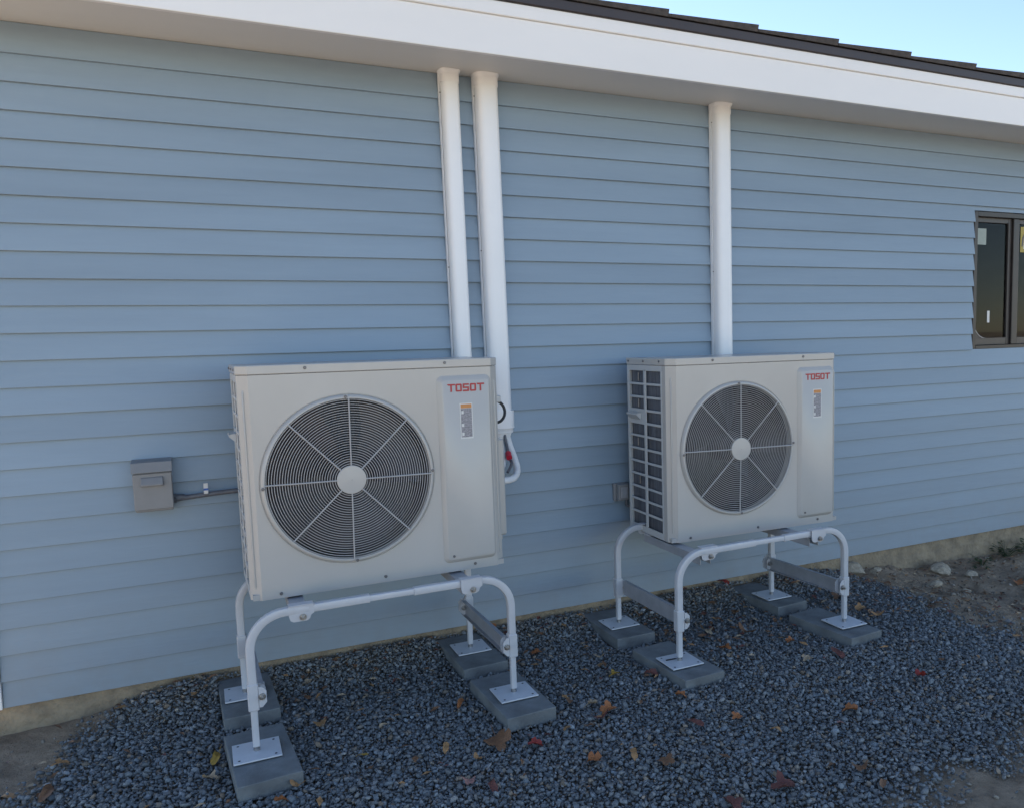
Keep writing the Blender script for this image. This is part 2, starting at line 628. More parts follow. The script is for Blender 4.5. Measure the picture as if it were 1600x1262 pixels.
xs, ys, zs_, ss = [], [], [], []
for pitch, zo, smin, smax in ((0.0112, -0.009, 0.008, 0.018), (0.0132, -0.001, 0.009, 0.023), (0.040, 0.003, 0.018, 0.031)):
    a, b = scatter(pitch, -0.85, 3.8, -2.1, 0.012)
    k = (pad_mask(a, b) > 0.08 + 0.84 * rng.random(a.size)) & ~in_paver(a, b, 0.002)
    a, b = a[k], b[k]
    xs.append(a)
    ys.append(b)
    zs_.append(gravel_z(a, b) + zo + (rng.random(a.size) - 0.5) * 0.012)
    ss.append(smin + (smax - smin) * rng.random(a.size) ** 1.4)
xs, ys, zs_, ss = map(np.concatenate, (xs, ys, zs_, ss))
gravel = stones('gravel', xs, ys, zs_, ss, stone_tint(len(xs)), M['gravel'])
tag(gravel, 'dark blue grey crushed stone gravel along the house wall', 'gravel', kind='stuff')

# stray stones and grit on the bare soil
a = np.concatenate([rng.uniform(-1.4, 5.4, 6200), rng.uniform(2.9, 5.4, 3200)])
b = np.concatenate([rng.uniform(-2.9, 0.0, 6200), rng.uniform(-1.7, 0.0, 3200)])
pmk = pad_mask(a, b)
near = np.exp(-((pad_mask(a, b) - 0.2) / 0.3) ** 2)
k = (pmk < 0.5) & (rng.random(a.size) < 0.45 + 0.5 * near)
a, b = a[k], b[k]
sz = 0.004 + 0.022 * rng.random(a.size) ** 2.4
v = 0.11 + 0.22 * rng.random(a.size)
tn = np.stack([v * 1.12, v * 0.98, v * 0.82], -1)
grit = stones('soil_grit', a, b, soil_z(a, b) + sz * 0.12, sz, tn, M['gravel'])
tag(grit, 'stray stones and grit lying on the bare brown soil', 'grit', kind='stuff')

# ------------------------------------------------------------------ house
EXPO = 0.0981
WX0, WX1 = 4.368, 5.62          # window opening
WZ0, WZ1 = 1.181, 2.030
HX0, HX1, HD = -0.83, 9.0, 7.0
SOF = 2.466
house = thing('house', (0, 0, 0), 'single storey house with blue grey clapboard siding and white fascia', 'house')


def board(x0, x1, z0, z1=None):
    full = EXPO + 0.018
    top = z0 + full if z1 is None else z1
    top = min(top, SOF - 0.002)
    zb = z0
    f = (top - zb) / full
    yb = 0.0
    yt = 0.0175 * f
    j = random.uniform(-0.0006, 0.0006)
    poly = [(yb + j, zb + 0.0012), (yb + 0.0012 + j, zb), (yb + 0.0125 + j, zb), (yt + 0.0125 + j, top), (yt + j, top)]
    return B().prism(poly, 'x', x0, x1).build('siding_board', M['siding'], house)


for i in range(26):
    z0 = i * EXPO + 0.0003
    if z0 > SOF - 0.03:
        break
    z1 = z0 + EXPO
    if z1 > WZ0 + 0.02 and z0 < WZ1:
        board(-0.730, WX0 - 0.008 + random.uniform(-0.002, 0.002), z0)
        board(WX1 + 0.008, HX1, z0)
        if z1 > WZ1 + 0.01:
            zt = z0 + EXPO + 0.018
            p = [(0.0125, WZ1 + 0.004), (0.0250, WZ1 + 0.004), (0.0300, zt), (0.0175, zt)]
            B().prism(p, 'x', WX0 - 0.008, WX1 + 0.008).build('siding_board', M['siding'], house)
    else:
        board(-0.730, HX1, z0)

# wall core around the opening, back and end walls (closed house)
core = B()
core.box((HX0 + 0.02, 0.033, -0.004), (WX0, 0.16, SOF + 0.1))
core.box((WX1, 0.033, -0.004), (HX1, 0.16, SOF + 0.1))
core.box((WX0, 0.033, -0.004), (WX1, 0.16, WZ0))
core.box((WX0, 0.033, WZ1), (WX1, 0.16, SOF + 0.1))
core.build('wall_core', M['room'], house)
ew = B()
ridge = SOF + 0.16 + math.tan(math.radians(17)) * (HD / 2 + 0.3)
for xa, xb in ((HX0 + 0.016, HX0 + 0.15), (HX1 - 0.15, HX1)):
    ew.prism([(0.165, -0.004), (HD, -0.004), (HD, SOF + 0.1), (HD / 2, ridge - 0.08), (0.165, SOF + 0.1)], 'x', xa, xb)
ew.box((HX0 + 0.15, HD - 0.15, -0.004), (HX1 - 0.15, HD, SOF + 0.1))
ew.build('end_walls', M['siding'], house)
gs = B()
for i in range(25):
    z0 = i * EXPO
    gs.prism([(HX0 + 0.002, z0), (HX0 + 0.0145, z0), (HX0 + 0.0155, z0 + EXPO + 0.012), (HX0 + 0.0125, z0 + EXPO + 0.012)], 'y', 0.11, HD)
go = gs.build('gable_siding', M['siding'], house)
go['kind'] = 'stuff'
fl = B().box((HX0 + 0.16, 0.17, -0.02), (HX1 - 0.16, HD - 0.16, 0.0)).build('floor', M['room'], house)
B().box((-0.830, -0.010, -0.002), (-0.732, 0.029, SOF - 0.004), 0.002).build('corner_board', M['fascia'], house)
B().box((-0.842, -0.008, -0.002), (-0.8305, 0.108, SOF - 0.004), 0.002).build('corner_board', M['fascia'], house)

# foundation with uneven parging
fb = bmesh.new()
fxs = np.arange(HX0 + 0.01, HX1, 0.05)
fzs = np.linspace(-0.6, -0.0045, 22)
grid = []
for zz in fzs:
    row = []
    for xx in fxs:
        yy = 0.020 + 0.014 * float(vnoise(np.array(xx), np.array(zz), 0.16, 21)) + 0.007 * float(vnoise(np.array(xx), np.array(zz), 0.05, 22))
        row.append(fb.verts.new((xx, yy, zz)))
    grid.append(row)
for r0, r1 in zip(grid, grid[1:]):
    for i in range(len(fxs) - 1):
        fb.faces.new((r0[i], r0[i + 1], r1[i + 1], r1[i]))
fbb = B()
fbb.bm = fb
fbb.box((HX0 + 0.012, 0.035, -0.6), (HX1 - 0.012, HD - 0.02, -0.021))
fbb.build('foundation', M['foundation'], house)

# eave: soffit, fascia, upper strip, drip edge
EX0, EX1 = -1.18, 9.3
B().box((EX0, -0.358, SOF), (EX1, 0.045, SOF + 0.014)).build('soffit', M['soffit'], house)
B().box((EX0, -0.380, 2.436), (EX1, -0.3585, 2.586), 0.002).build('fascia', M['fascia'], house)
B().box((EX0, -0.389, 2.5865), (EX1, -0.3585, 2.640), 0.003).build('fascia_strip', M['fascia'], house)
B().box((EX0, -0.398, 2.6405), (EX1, -0.359, 2.682), 0.003).build('drip_edge', M['dripedge'], house)
pitch = math.radians(17)
roof = bpy.data.objects.new('roof', None)
C.objects.link(roof)
roof.parent = house
yr = HD / 2
zr = 2.672 + math.tan(pitch) * (yr + 0.358)
rd = B()
rd.prism([(-0.357, 2.580), (-0.357, 2.672), (yr, zr), (2 * yr + 0.357, 2.672), (2 * yr + 0.357, 2.580), (yr, zr - 0.11)], 'x', EX0, EX1)
rd.build('roof_deck', M['shingle'], roof)
sl = 0.477
sbm = B()
# wedge: thin at the left end, lapping high over its right neighbour
for ya, yb in ((0.0, 0.34),):
    t_ = bmesh.new()
    vv = [t_.verts.new(p_) for p_ in ((0, ya, 0), (sl - 0.001, ya, 0), (sl - 0.001, ya, 0.031), (0, ya, 0.013), (0, yb, 0), (sl - 0.001, yb, 0), (sl - 0.001, yb, 0.031), (0, yb, 0.013))]
    for f_ in ((0, 1, 2, 3), (4, 7, 6, 5), (0, 4, 5, 1), (3, 2, 6, 7), (0, 3, 7, 4), (1, 5, 6, 2)):
        t_.faces.new([vv[i_] for i_ in f_])
    bmesh.ops.bevel(t_, geom=t_.edges[:], offset=0.0015, segments=1, affect='EDGES')
    sbm.join(t_)
sh0 = sbm.build('roof_shingle', M['shingle'], roof)
shm = sh0.data
xstart = 1.932 - sl * 7
for k in range(23):
    xk = xstart + k * sl
    o = sh0 if k == 0 else bpy.data.objects.new('roof_shingle', shm)
    if k:
        C.objects.link(o)
        o.parent = roof
    o.location = (xk, -0.408 + random.uniform(-0.003, 0.003), 2.6825 + random.uniform(-0.001, 0.001))
    o.rotation_euler = (pitch, 0, 0)
# further courses up the slope, joined
sc_ = B()
for r in range(1, 11):
    for k in range(23):
        xk = xstart + k * sl + (r % 2) * 0.24
        yy = -0.408 + r * 0.34 * math.cos(pitch)
        zz = 2.700 + r * 0.34 * math.sin(pitch) * 1.0 + 0.012
        R_ = Matrix.Rotation(pitch, 3, 'X') @ Matrix.Rotation(-math.radians(2.0), 3, 'Y')
        sc_.box((xk, yy, zz), (xk + sl, yy + 0.36, zz + 0.013), 0, 1, R_)
so = sc_.build('shingle_courses', M['shingle'], roof)
so['kind'] = 'stuff'

# window
win = bpy.data.objects.new('window', None)
C.objects.link(win)
win.parent = house
fr = B()
fw = 0.030
fr.box((WX0, 0.012, WZ0), (WX0 + fw, 0.085, WZ1), 0.002)
fr.box((WX1 - fw, 0.012, WZ0), (WX1, 0.085, WZ1), 0.002)
fr.box((WX0 + fw, 0.013, WZ1 - fw), (WX1 - fw, 0.085, WZ1), 0.002)
fr.box((WX0 + fw, 0.010, WZ0), (WX1 - fw, 0.085, WZ0 + 0.022), 0.002)
fr.build('frame', M['winframe'], win)
XM = 4.742
B().box((XM, 0.024, WZ0 + 0.0225), (XM + 0.050, 0.080, WZ1 - fw - 0.0005), 0.003).build('mullion', M['winframe'], win)
for xa, xb, yo in ((WX0 + fw + 0.0005, XM - 0.0005, 0.040), (XM + 0.0505, WX1 - fw - 0.0005, 0.034)):
    s_ = B()
    t_ = 0.030
    za, zb = WZ0 + 0.0228, WZ1 - fw - 0.0008
    s_.box((xa, yo, za), (xa + 0.016, yo + 0.03, zb), 0.002)
    s_.box((xb - t_, yo, za), (xb, yo + 0.03, zb), 0.002)
    s_.box((xa + 0.016, yo + 0.001, zb - t_), (xb - t_, yo + 0.03, zb), 0.002)
    s_.box((xa + 0.016, yo + 0.001, za), (xb - t_, yo + 0.03, za + 0.045), 0.002)
    s_.build('sash', M['winframe2'], win)
    B().box((xa + 0.014, yo + 0.012, za + 0.04), (xb - t_ + 0.004, yo + 0.016, zb - t_ + 0.005)).build('pane', M['glass'], win)
xa = WX0 + fw + 0.016
st = B().box((xa + 0.022, 0.0500, 1.833), (xa + 0.105, 0.0512, 1.933)).build('sticker', M['sticker'], win)
st['label'] = 'pale green sticker in the top corner of the pane'
st = B().box((xa + 0.130, 0.0500, 1.346), (xa + 0.152, 0.0512, 1.420)).build('sticker', M['label_white'], win)
st['label'] = 'narrow white sticker low on the pane'
ys_ = B().box((4.832, 0.0440, 1.793), (4.980, 0.0452, 1.955)).build('sticker', M['yellow'], win)
ys_['label'] = 'yellow sticker with white panel and dark mark'
B().prism([(4.860, 1.815), (4.965, 1.815), (4.965, 1.935), (4.876, 1.935)], 'y', 0.0430, 0.0439).build('sticker_panel', M['label_white'], ys_)
B().prism([(4.842, 1.830), (4.854, 1.830), (4.870, 1.920), (4.848, 1.885)], 'y', 0.0430, 0.0439).build('sticker_mark', M['label_dark'], ys_)
# curled protective film in the lower corner of the pane
film = []
for k in range(9):
    a = PI + (PI / 2) * k / 8
    film.append((xa + 0.115 + 0.112 * math.cos(a), 1.372 + 0.125 * math.sin(a)))
film += [(xa + 0.003, 1.247)]
B().prism(film, 'y', 0.0490, 0.0500).build('film', M['winframe2'], win)
arc = [(xa + 0.115 + 0.112 * math.cos(PI + PI / 2 * k / 10), 0.0478, 1.372 + 0.125 * math.sin(PI + PI / 2 * k / 10)) for k in range(11)]
B().sweep(arc, circ(0.0022, 6), (0, 1, 0)).build('film_edge', M['label_white'], win, smooth=True)


# ------------------------------------------------------------------ outdoor units
W_, H_, D_, CH = 0.94, 0.82, 0.408, 0.035
FC = (0.358, 0.401)


def make_unit():
    u = thing('outdoor_unit', (0.1081, -0.5496, 0.4204),
              'beige heat pump outdoor unit beside the paired white pipe covers, nearest the camera', 'heat pump',
              'two matching heat pump outdoor units')
    zt = 0.787
    # front panel with a round mouth and a raised lip
    bm = bmesh.new()
    x0, x1, z0, z1 = CH, W_ - CH, 0.0, zt
    angs = [2 * PI * i / 128 for i in range(128)]
    corners = [math.atan2(z - FC[1], x - FC[0]) % (2 * PI) for x in (x0, x1) for z in (z0, z1)]
    angs = sorted(set([a for a in angs if min(abs(a - c) for c in corners) > 0.012] + corners))

    def rect(a):
        dx, dz = math.cos(a), math.sin(a)
        ts = []
        if dx > 1e-9:
            ts.append((x1 - FC[0]) / dx)
        if dx < -1e-9:
            ts.append((x0 - FC[0]) / dx)
        if dz > 1e-9:
            ts.append((z1 - FC[1]) / dz)
        if dz < -1e-9:
            ts.append((z0 - FC[1]) / dz)
        t = min(ts)
        return FC[0] + dx * t, FC[1] + dz * t
    prof = [(0.3095, 0.0), (0.3085, 0.0030), (0.3070, 0.0030), (0.3055, -0.0030), (0.3010, -0.0125), (0.2980, -0.0150), (0.2935, -0.0150), (0.2910, -0.0125), (0.2910, 0.060)]
    rings = [[bm.verts.new((rect(a)[0], 0.0, rect(a)[1])) for a in angs]]
    for r, y in prof:
        rr = [bm.verts.new((FC[0] + r * math.cos(a), y, FC[1] + r * math.sin(a))) for a in angs]
        rings.append(rr)
    n = len(angs)
    # keep the lip inside the left edge of the panel
    for ra, rb in zip(rings, rings[1:]):
        for i in range(n):
            bm.faces.new((ra[i], ra[(i + 1) % n], rb[(i + 1) % n], rb[i]))
    # chamfered corners and returns
    for s_ in (0, 1):
        xa, xb = (CH, 0.0) if s_ == 0 else (W_ - CH, W_)
        pts = [(xa, 0.0), (xb, CH), (xb, 0.066)]
        cols = [(bm.verts.new((px, py, z0)), bm.verts.new((px, py, zt))) for px, py in pts]
        for (a0, a1), (b0, b1) in zip(cols, cols[1:]):
            bm.faces.new((a0, b0, b1, a1))
    fpan = B()
    fpan.bm = bm
    fp = fpan.build('front_panel', M['unit'], u, smooth=True)
    # bead down each front corner
    for s_ in (0, 1):
        xm = CH / 2 if s_ == 0 else W_ - CH / 2
        nx = -1 if s_ == 0 else 1
        o = Vector((nx, -1, 0)).normalized() * 0.001
        pth = [(xm + o.x - nx * 0.004, CH / 2 + o.y + 0.004, 0.035), (xm + o.x, CH / 2 + o.y, 0.050), (xm + o.x, CH / 2 + o.y, 0.725), (xm + o.x - nx * 0.004, CH / 2 + o.y + 0.004, 0.740)]
        B().sweep(pth, circ(0.0036, 8), (1, 1, 0)).build('corner_bead', M['unit'], u, smooth=True)
    # lid with lipped edge
    lp_ = [(-0.003, CH - 0.001), (CH - 0.001, -0.003), (W_ - CH + 0.001, -0.003), (W_ + 0.003, CH - 0.001), (W_ + 0.003, D_ + 0.003), (-0.003, D_ + 0.003)]
    B().prism(lp_, 'z', zt + 0.0015, H_, 0.0028).build('lid', M['unit'], u)
    for x in (0.222, 0.724):
        screw((x, -0.003, 0.807), u)
    for x, y in ((-0.003, 0.385), (-0.003, 0.235), (-0.003, 0.085)):
        screw((x, y, 0.806), u, (-1, 0, 0), 0.005)
    for x, z in ((0.098, 0.016), (0.465, 0.022), (0.814, 0.020)):
        screw((x, 0.0, z), u)
    # base pan, right side, rear frame
    B().box((0.006, 0.006, 0.001), (W_ - 0.006, D_ - 0.002, 0.020)).build('base_pan', M['unit'], u)
    B().box((W_ - 0.004, 0.0665, 0.0), (W_, D_, zt), 0.0012).build('right_panel', M['unit'], u)
    rf = B()
    rf.box((W_ - 0.26, D_ - 0.003, 0.0), (W_ - 0.0045, D_, zt))
    rf.box((0.0, D_ - 0.016, 0.0), (0.018, D_, zt), 0.001)
    for kz in range(13):
        rf.box((0.018, D_ - 0.004, 0.026 + kz * 0.061), (W_ - 0.26, D_ - 0.001, 0.037 + kz * 0.061))
    rf.build('rear_guard', M['unit_grid'], u)
    # side grille on the left
    sg = B()
    ys0, ys1, ys2, ys3 = 0.079, 0.221, 0.242, 0.386
    sg.box((-0.0005, 0.0665, 0.0), (0.005, ys0, zt), 0.0005)
    sg.box((0.0, ys1, 0.03), (0.006, ys2, 0.768), 0.0015)
    sg.box((0.0, ys3, 0.0), (0.006, D_ - 0.0165, zt), 0.0005)
    sg.box((0.0, ys0, 0.0), (0.005, ys3, 0.030), 0.0005)
    sg.box((0.0, ys0, 0.762), (0.005, ys3, zt), 0.0005)
    pz = 0.061
    for k in range(1, 12):
        z = 0.762 - k * pz
        sg.box((0.0008, ys0, z - 0.0055), (0.0068, ys1, z + 0.0055), 0.0015)
        sg.box((0.0008, ys2, z - 0.0055), (0.0068, ys3, z + 0.0055), 0.0015)
    zA, zB = 0.762 - 4 * pz, 0.762 - 3 * pz
    sg.box((0.0012, ys2, zA), (0.0056, ys3, zB))
    sg.build('side_grille', M['unit_grid'], u)
    hd = B()
    hd.prism([(0.0, zB - 0.012), (-0.022, zB - 0.014), (-0.024, zB - 0.022), (-0.006, zB - 0.040), (0.0, zB - 0.046)], 'y', 0.270, 0.376)
    hd.build('carry_handle', M['unit_grid'], u)
    # coil
    B().box((0.016, 0.05, 0.022), (0.036, D_ - 0.005, 0.780)).box((0.036, D_ - 0.03, 0.022), (W_ - 0.262, D_ - 0.006, 0.780)).build('coil', M['coil'], u)
    for k in (0, 2, 5, 8):
        z = 0.762 - (k + 0.5) * pz
        yk = 0.315 + 0.012 * (k % 2)
        B().cyl((0.012, yk, z - 0.02), (0.012, yk, z + 0.02), 0.0045, n=8).build('coil_pipe', M['screw'], u, smooth=True)
    B().box((W_ - 0.265, 0.012, 0.022), (W_ - 0.2635, D_ - 0.004, 0.780)).build('inner_wall', M['dark'], u)
    # fan behind the grille
    sh = B().cyl((FC[0], 0.020, FC[1]), (FC[0], 0.135, FC[1]), 0.2895, 0.292, 64, caps=False)
    sh.build('fan_shroud', M['dark'], u, smooth=True)
    fan = B().cyl((FC[0], 0.045, FC[1]), (FC[0], 0.150, FC[1]), 0.070, 0.078, 32)
    fo = fan.build('fan_hub', M['blade'], u, smooth=True)
    for k in range(3):
        bb = bmesh.new()
        rows = []
        for ir in range(7):
            r = 0.070 + (0.280 - 0.070) * ir / 6
            row = []
            for it in range(9):
                t = it / 8
                a = 2 * PI * k / 3 + 0.35 + (t - 0.5) * (1.25 + 0.25 * ir / 6) + 0.25 * ir / 6
                row.append(bb.verts.new((FC[0] + r * math.cos(a), 0.050 + 0.085 * t + 0.01 * math.sin(PI * t), FC[1] + r * math.sin(a))))
            rows.append(row)
        for r0, r1 in zip(rows, rows[1:]):
            for i in range(8):
                bb.faces.new((r0[i], r0[i + 1], r1[i + 1], r1[i]))
        g = bmesh.ops.solidify(bb, geom=bb.faces[:], thickness=0.004)
        q_ = B()
        q_.bm = bb
        q_.build('fan_blade', M['blade'], fo, smooth=True)
    # wire grille
    gr = bpy.data.objects.new('fan_grille', None)
    C.objects.link(gr)
    gr.parent = u
    rg = bmesh.new()
    for i in range(27):
        r = 0.0575 + (0.2880 - 0.0575) * i / 26
        y = -0.0120 - 0.0045 * (1 - (r / 0.2880) ** 2)
        N = 96
        wr = 0.0014
        vv = []
        for k in range(N):
            a = 2 * PI * k / N
            vv.append([rg.verts.new((FC[0] + (r + wr * math.cos(t)) * math.cos(a), y + wr * math.sin(t), FC[1] + (r + wr * math.cos(t)) * math.sin(a))) for t in (0, PI / 3, 2 * PI / 3, PI, 4 * PI / 3, 5 * PI / 3)])
        for k in range(N):
            for j in range(6):
                rg.faces.new((vv[k][j], vv[(k + 1) % N][j], vv[(k + 1) % N][(j + 1) % 6], vv[k][(j + 1) % 6]))
    q_ = B()
    q_.bm = rg
    ro = q_.build('grille_rings', M['wire'], gr, smooth=True)
    ro['kind'] = 'stuff'
    for k in range(8):
        a = math.radians(90 + 45 * k - 1.0)
        dx, dz = math.cos(a), math.sin(a)
        B().sweep([(FC[0] + dx * 0.045, -0.0205, FC[1] + dz * 0.045), (FC[0] + dx * 0.17, -0.0190, FC[1] + dz * 0.17), (FC[0] + dx * 0.2940, -0.0160, FC[1] + dz * 0.2940)],
                  circ(0.0028, 8), (0, 1, 0)).build('spoke', M['wire'], gr, smooth=True)
    hub = B()
    for (r0_, y0_), (r1_, y1_) in (((0.052, -0.014), (0.052, -0.0215)), ((0.052, -0.0215), (0.049, -0.0235)), ((0.049, -0.0235), (0.001, -0.0260))):
        hub.cyl((FC[0], y0_, FC[1]), (FC[0], y1_, FC[1]), r0_, r1_, 48, caps=False)
    hub.build('grille_hub', M['unit'], gr, smooth=True)
    for k in range(4):
        a = math.radians(90 * k + 1)
        px_, pz_ = FC[0] + 0.2985 * math.cos(a), FC[1] + 0.2985 * math.sin(a)
        screw((px_, -0.0165, pz_), u, r=0.0058)
        B().box((px_ - 0.007, -0.0166, pz_ - 0.007), (px_ + 0.007, -0.0151, pz_ + 0.007), 0.0005).build('grille_clip', M['wire'], gr)

    # raised service panel
    def rrect(xa, xb, za, zb, r):
        out = []
        for cx, cz, a0 in ((xb - r, zb - r, 0), (xa + r, zb - r, 90), (xa + r, za + r, 180), (xb - r, za + r, 270)):
            for k in range(6):
                a = math.radians(a0 + 90 * k / 5)
                out.append((cx + r * math.cos(a), cz + r * math.sin(a)))
        return out
    sb_ = bmesh.new()
    lv = [(rrect(0.690, 0.903, 0.036, 0.757, 0.022), 0.0), (rrect(0.6925, 0.9005, 0.0385, 0.7545, 0.021), -0.0030),
          (rrect(0.7045, 0.892, 0.050, 0.740, 0.013), -0.0145), (rrect(0.7065, 0.890, 0.052, 0.738, 0.011), -0.0155)]
    rgs = [[sb_.verts.new((x, y, z)) for x, z in poly] for poly, y in lv]
    for ra, rb in zip(rgs, rgs[1:]):
        for i in range(len(ra)):
            sb_.faces.new((ra[i], ra[(i + 1) % len(ra)], rb[(i + 1) % len(ra)], rb[i]))
    sb_.faces.new(rgs[-1])
    q_ = B()
    q_.bm = sb_
    sp = q_.build('service_panel', M['unit'], u, smooth=True)
    # lettering: T O S O T, blocky
    lg = B()
    yA, yB = -0.0170, -0.0154
    zA, zB = 0.696, 0.726
    t = 0.0062

    def bar(xa, xb, za, zb):
        lg.box((xa, yA, za), (xb, yB, zb))
    def letT(x, w):
        lg.prism([(x, zB), (x + w, zB), (x + w, zB - t), (x + w / 2 + t / 2, zB - t), (x + w / 2 + t / 2, zA), (x + w / 2 - t / 2, zA), (x + w / 2 - t / 2, zB - t), (x + 0.004, zB - t)], 'y', yA, yB)

    def letO(x, w):
        c_ = 0.003
        lg.prism([(x, zB - c_), (x + c_, zB), (x + w - c_, zB), (x + w, zB - c_), (x + w, zB - t), (x, zB - t)], 'y', yA, yB)
        lg.prism([(x, zA + c_), (x + c_, zA), (x + w - c_, zA), (x + w, zA + c_), (x + w, zA + t), (x, zA + t)], 'y', yA, yB)
        bar(x, x + t, zA + t, zB - t)
        bar(x + w - t, x + w, zA + t, zB - t)

    def letS(x, w):
        zm = (zA + zB) / 2
        h = t / 2
        bar(x, x + w, zB - t, zB)
        bar(x, x + w, zA, zA + t)
        bar(x, x + w, zm - h, zm + h)
        bar(x, x + t, zm + h, zB - t)
        bar(x + w - t, x + w, zA + t, zm - h)
    letT(0.726, 0.0310)
    letO(0.7590, 0.0245)
    letS(0.7875, 0.0240)
    letO(0.8155, 0.0245)
    letT(0.8420, 0.0310)
    lg.build('logo', M['red'], sp)
    # warning label
    wl = B().box((0.772, -0.0163, 0.516), (0.822, -0.0154, 0.652)).build('warning_label', M['label_white'], sp)
    sub = B().box((0.7755, -0.0167, 0.633), (0.8185, -0.01635, 0.648)).build('label_header', M['orange_print'], sp)
    B().box((0.7755, -0.0167, 0.522), (0.8185, -0.01635, 0.632)).build('label_text', M['label_grey'], sp)
    mk = B()
    for z in (0.617, 0.568, 0.534):
        mk.box((0.7775, -0.0171, z - 0.006), (0.7865, -0.01675, z + 0.006))
    mk.build('label_symbols', M['label_white'], sp)
    screw((0.726, -0.0155, 0.064), u, r=0.005)
    # right side: valve cover and handle
    vc = B()
    P = W_ + 0.0005
    vc.prism([(0.100, 0.092), (0.330, 0.092), (0.330, 0.490), (0.100, 0.490)], 'x', P, P + 0.047, 0.006)
    vc.prism([(0.105, 0.076), (0.326, 0.076), (0.326, 0.091), (0.105, 0.091)], 'x', P, P + 0.028)
    vc.build('valve_cover', M['unit'], u)
    loop = []
    for k in range(15):
        a = -PI / 2 + PI * k / 14
        loop.append((P + 0.004 + 0.042 * math.cos(a), 0.075 + 0.01 * math.sin(a), 0.604 + 0.044 * math.sin(a)))
    B().sweep(loop, circ(0.0058, 10), (0, 1, 0)).build('cable_loop', M['rubber'], u, smooth=True)
    B().box((P, 0.062, 0.640), (P + 0.028, 0.096, 0.668), 0.004).build('cable_gland', M['unit_grid'], u)
    # feet under the base
    for x in (0.165, 0.785):
        B().box((x - 0.03, 0.030, -0.0075), (x + 0.03, D_ - 0.020, 0.0005), 0.003).build('mounting_foot', M['dark'], u)
    return u


unit1 = make_unit()
unit2 = copy_tree(unit1)
unit1.rotation_euler = (0, 0, 0.014)
unit1.location.x = 0.1125
unit1.location.y = -0.5540
unit2.location = (1.8400, -0.5154, 0.3894)
unit2.rotation_euler = (0, 0, -0.0243)
for ch in list(unit2.children):          # the far unit shows no cable on its right side
    if ch.name.startswith(('cable_loop', 'cable_gland')):
        bpy.data.objects.remove(ch)
unit2['label'] = 'beige heat pump outdoor unit below the single white pipe cover, farther from the camera'


# ------------------------------------------------------------------ stands
def arc_pts(c, r, a0, a1, y, n=8):
    return [(c[0] + r * math.cos(a0 + (a1 - a0) * k / n), y, c[1] + r * math.sin(a0 + (a1 - a0) * k / n)) for k in range(n + 1)]


def bolt(parent, p, axis, r=0.0085):
    p = Vector(p)
    a = Vector(axis).normalized()
    b = B().cyl(p, p + a * 0.003, r * 1.35, n=14).cyl(p + a * 0.003, p + a * 0.011, r, n=6).cyl(p + a * 0.011, p + a * 0.020, r * 0.5, n=8)
    return b.build('bolt', M['bolt'], parent)


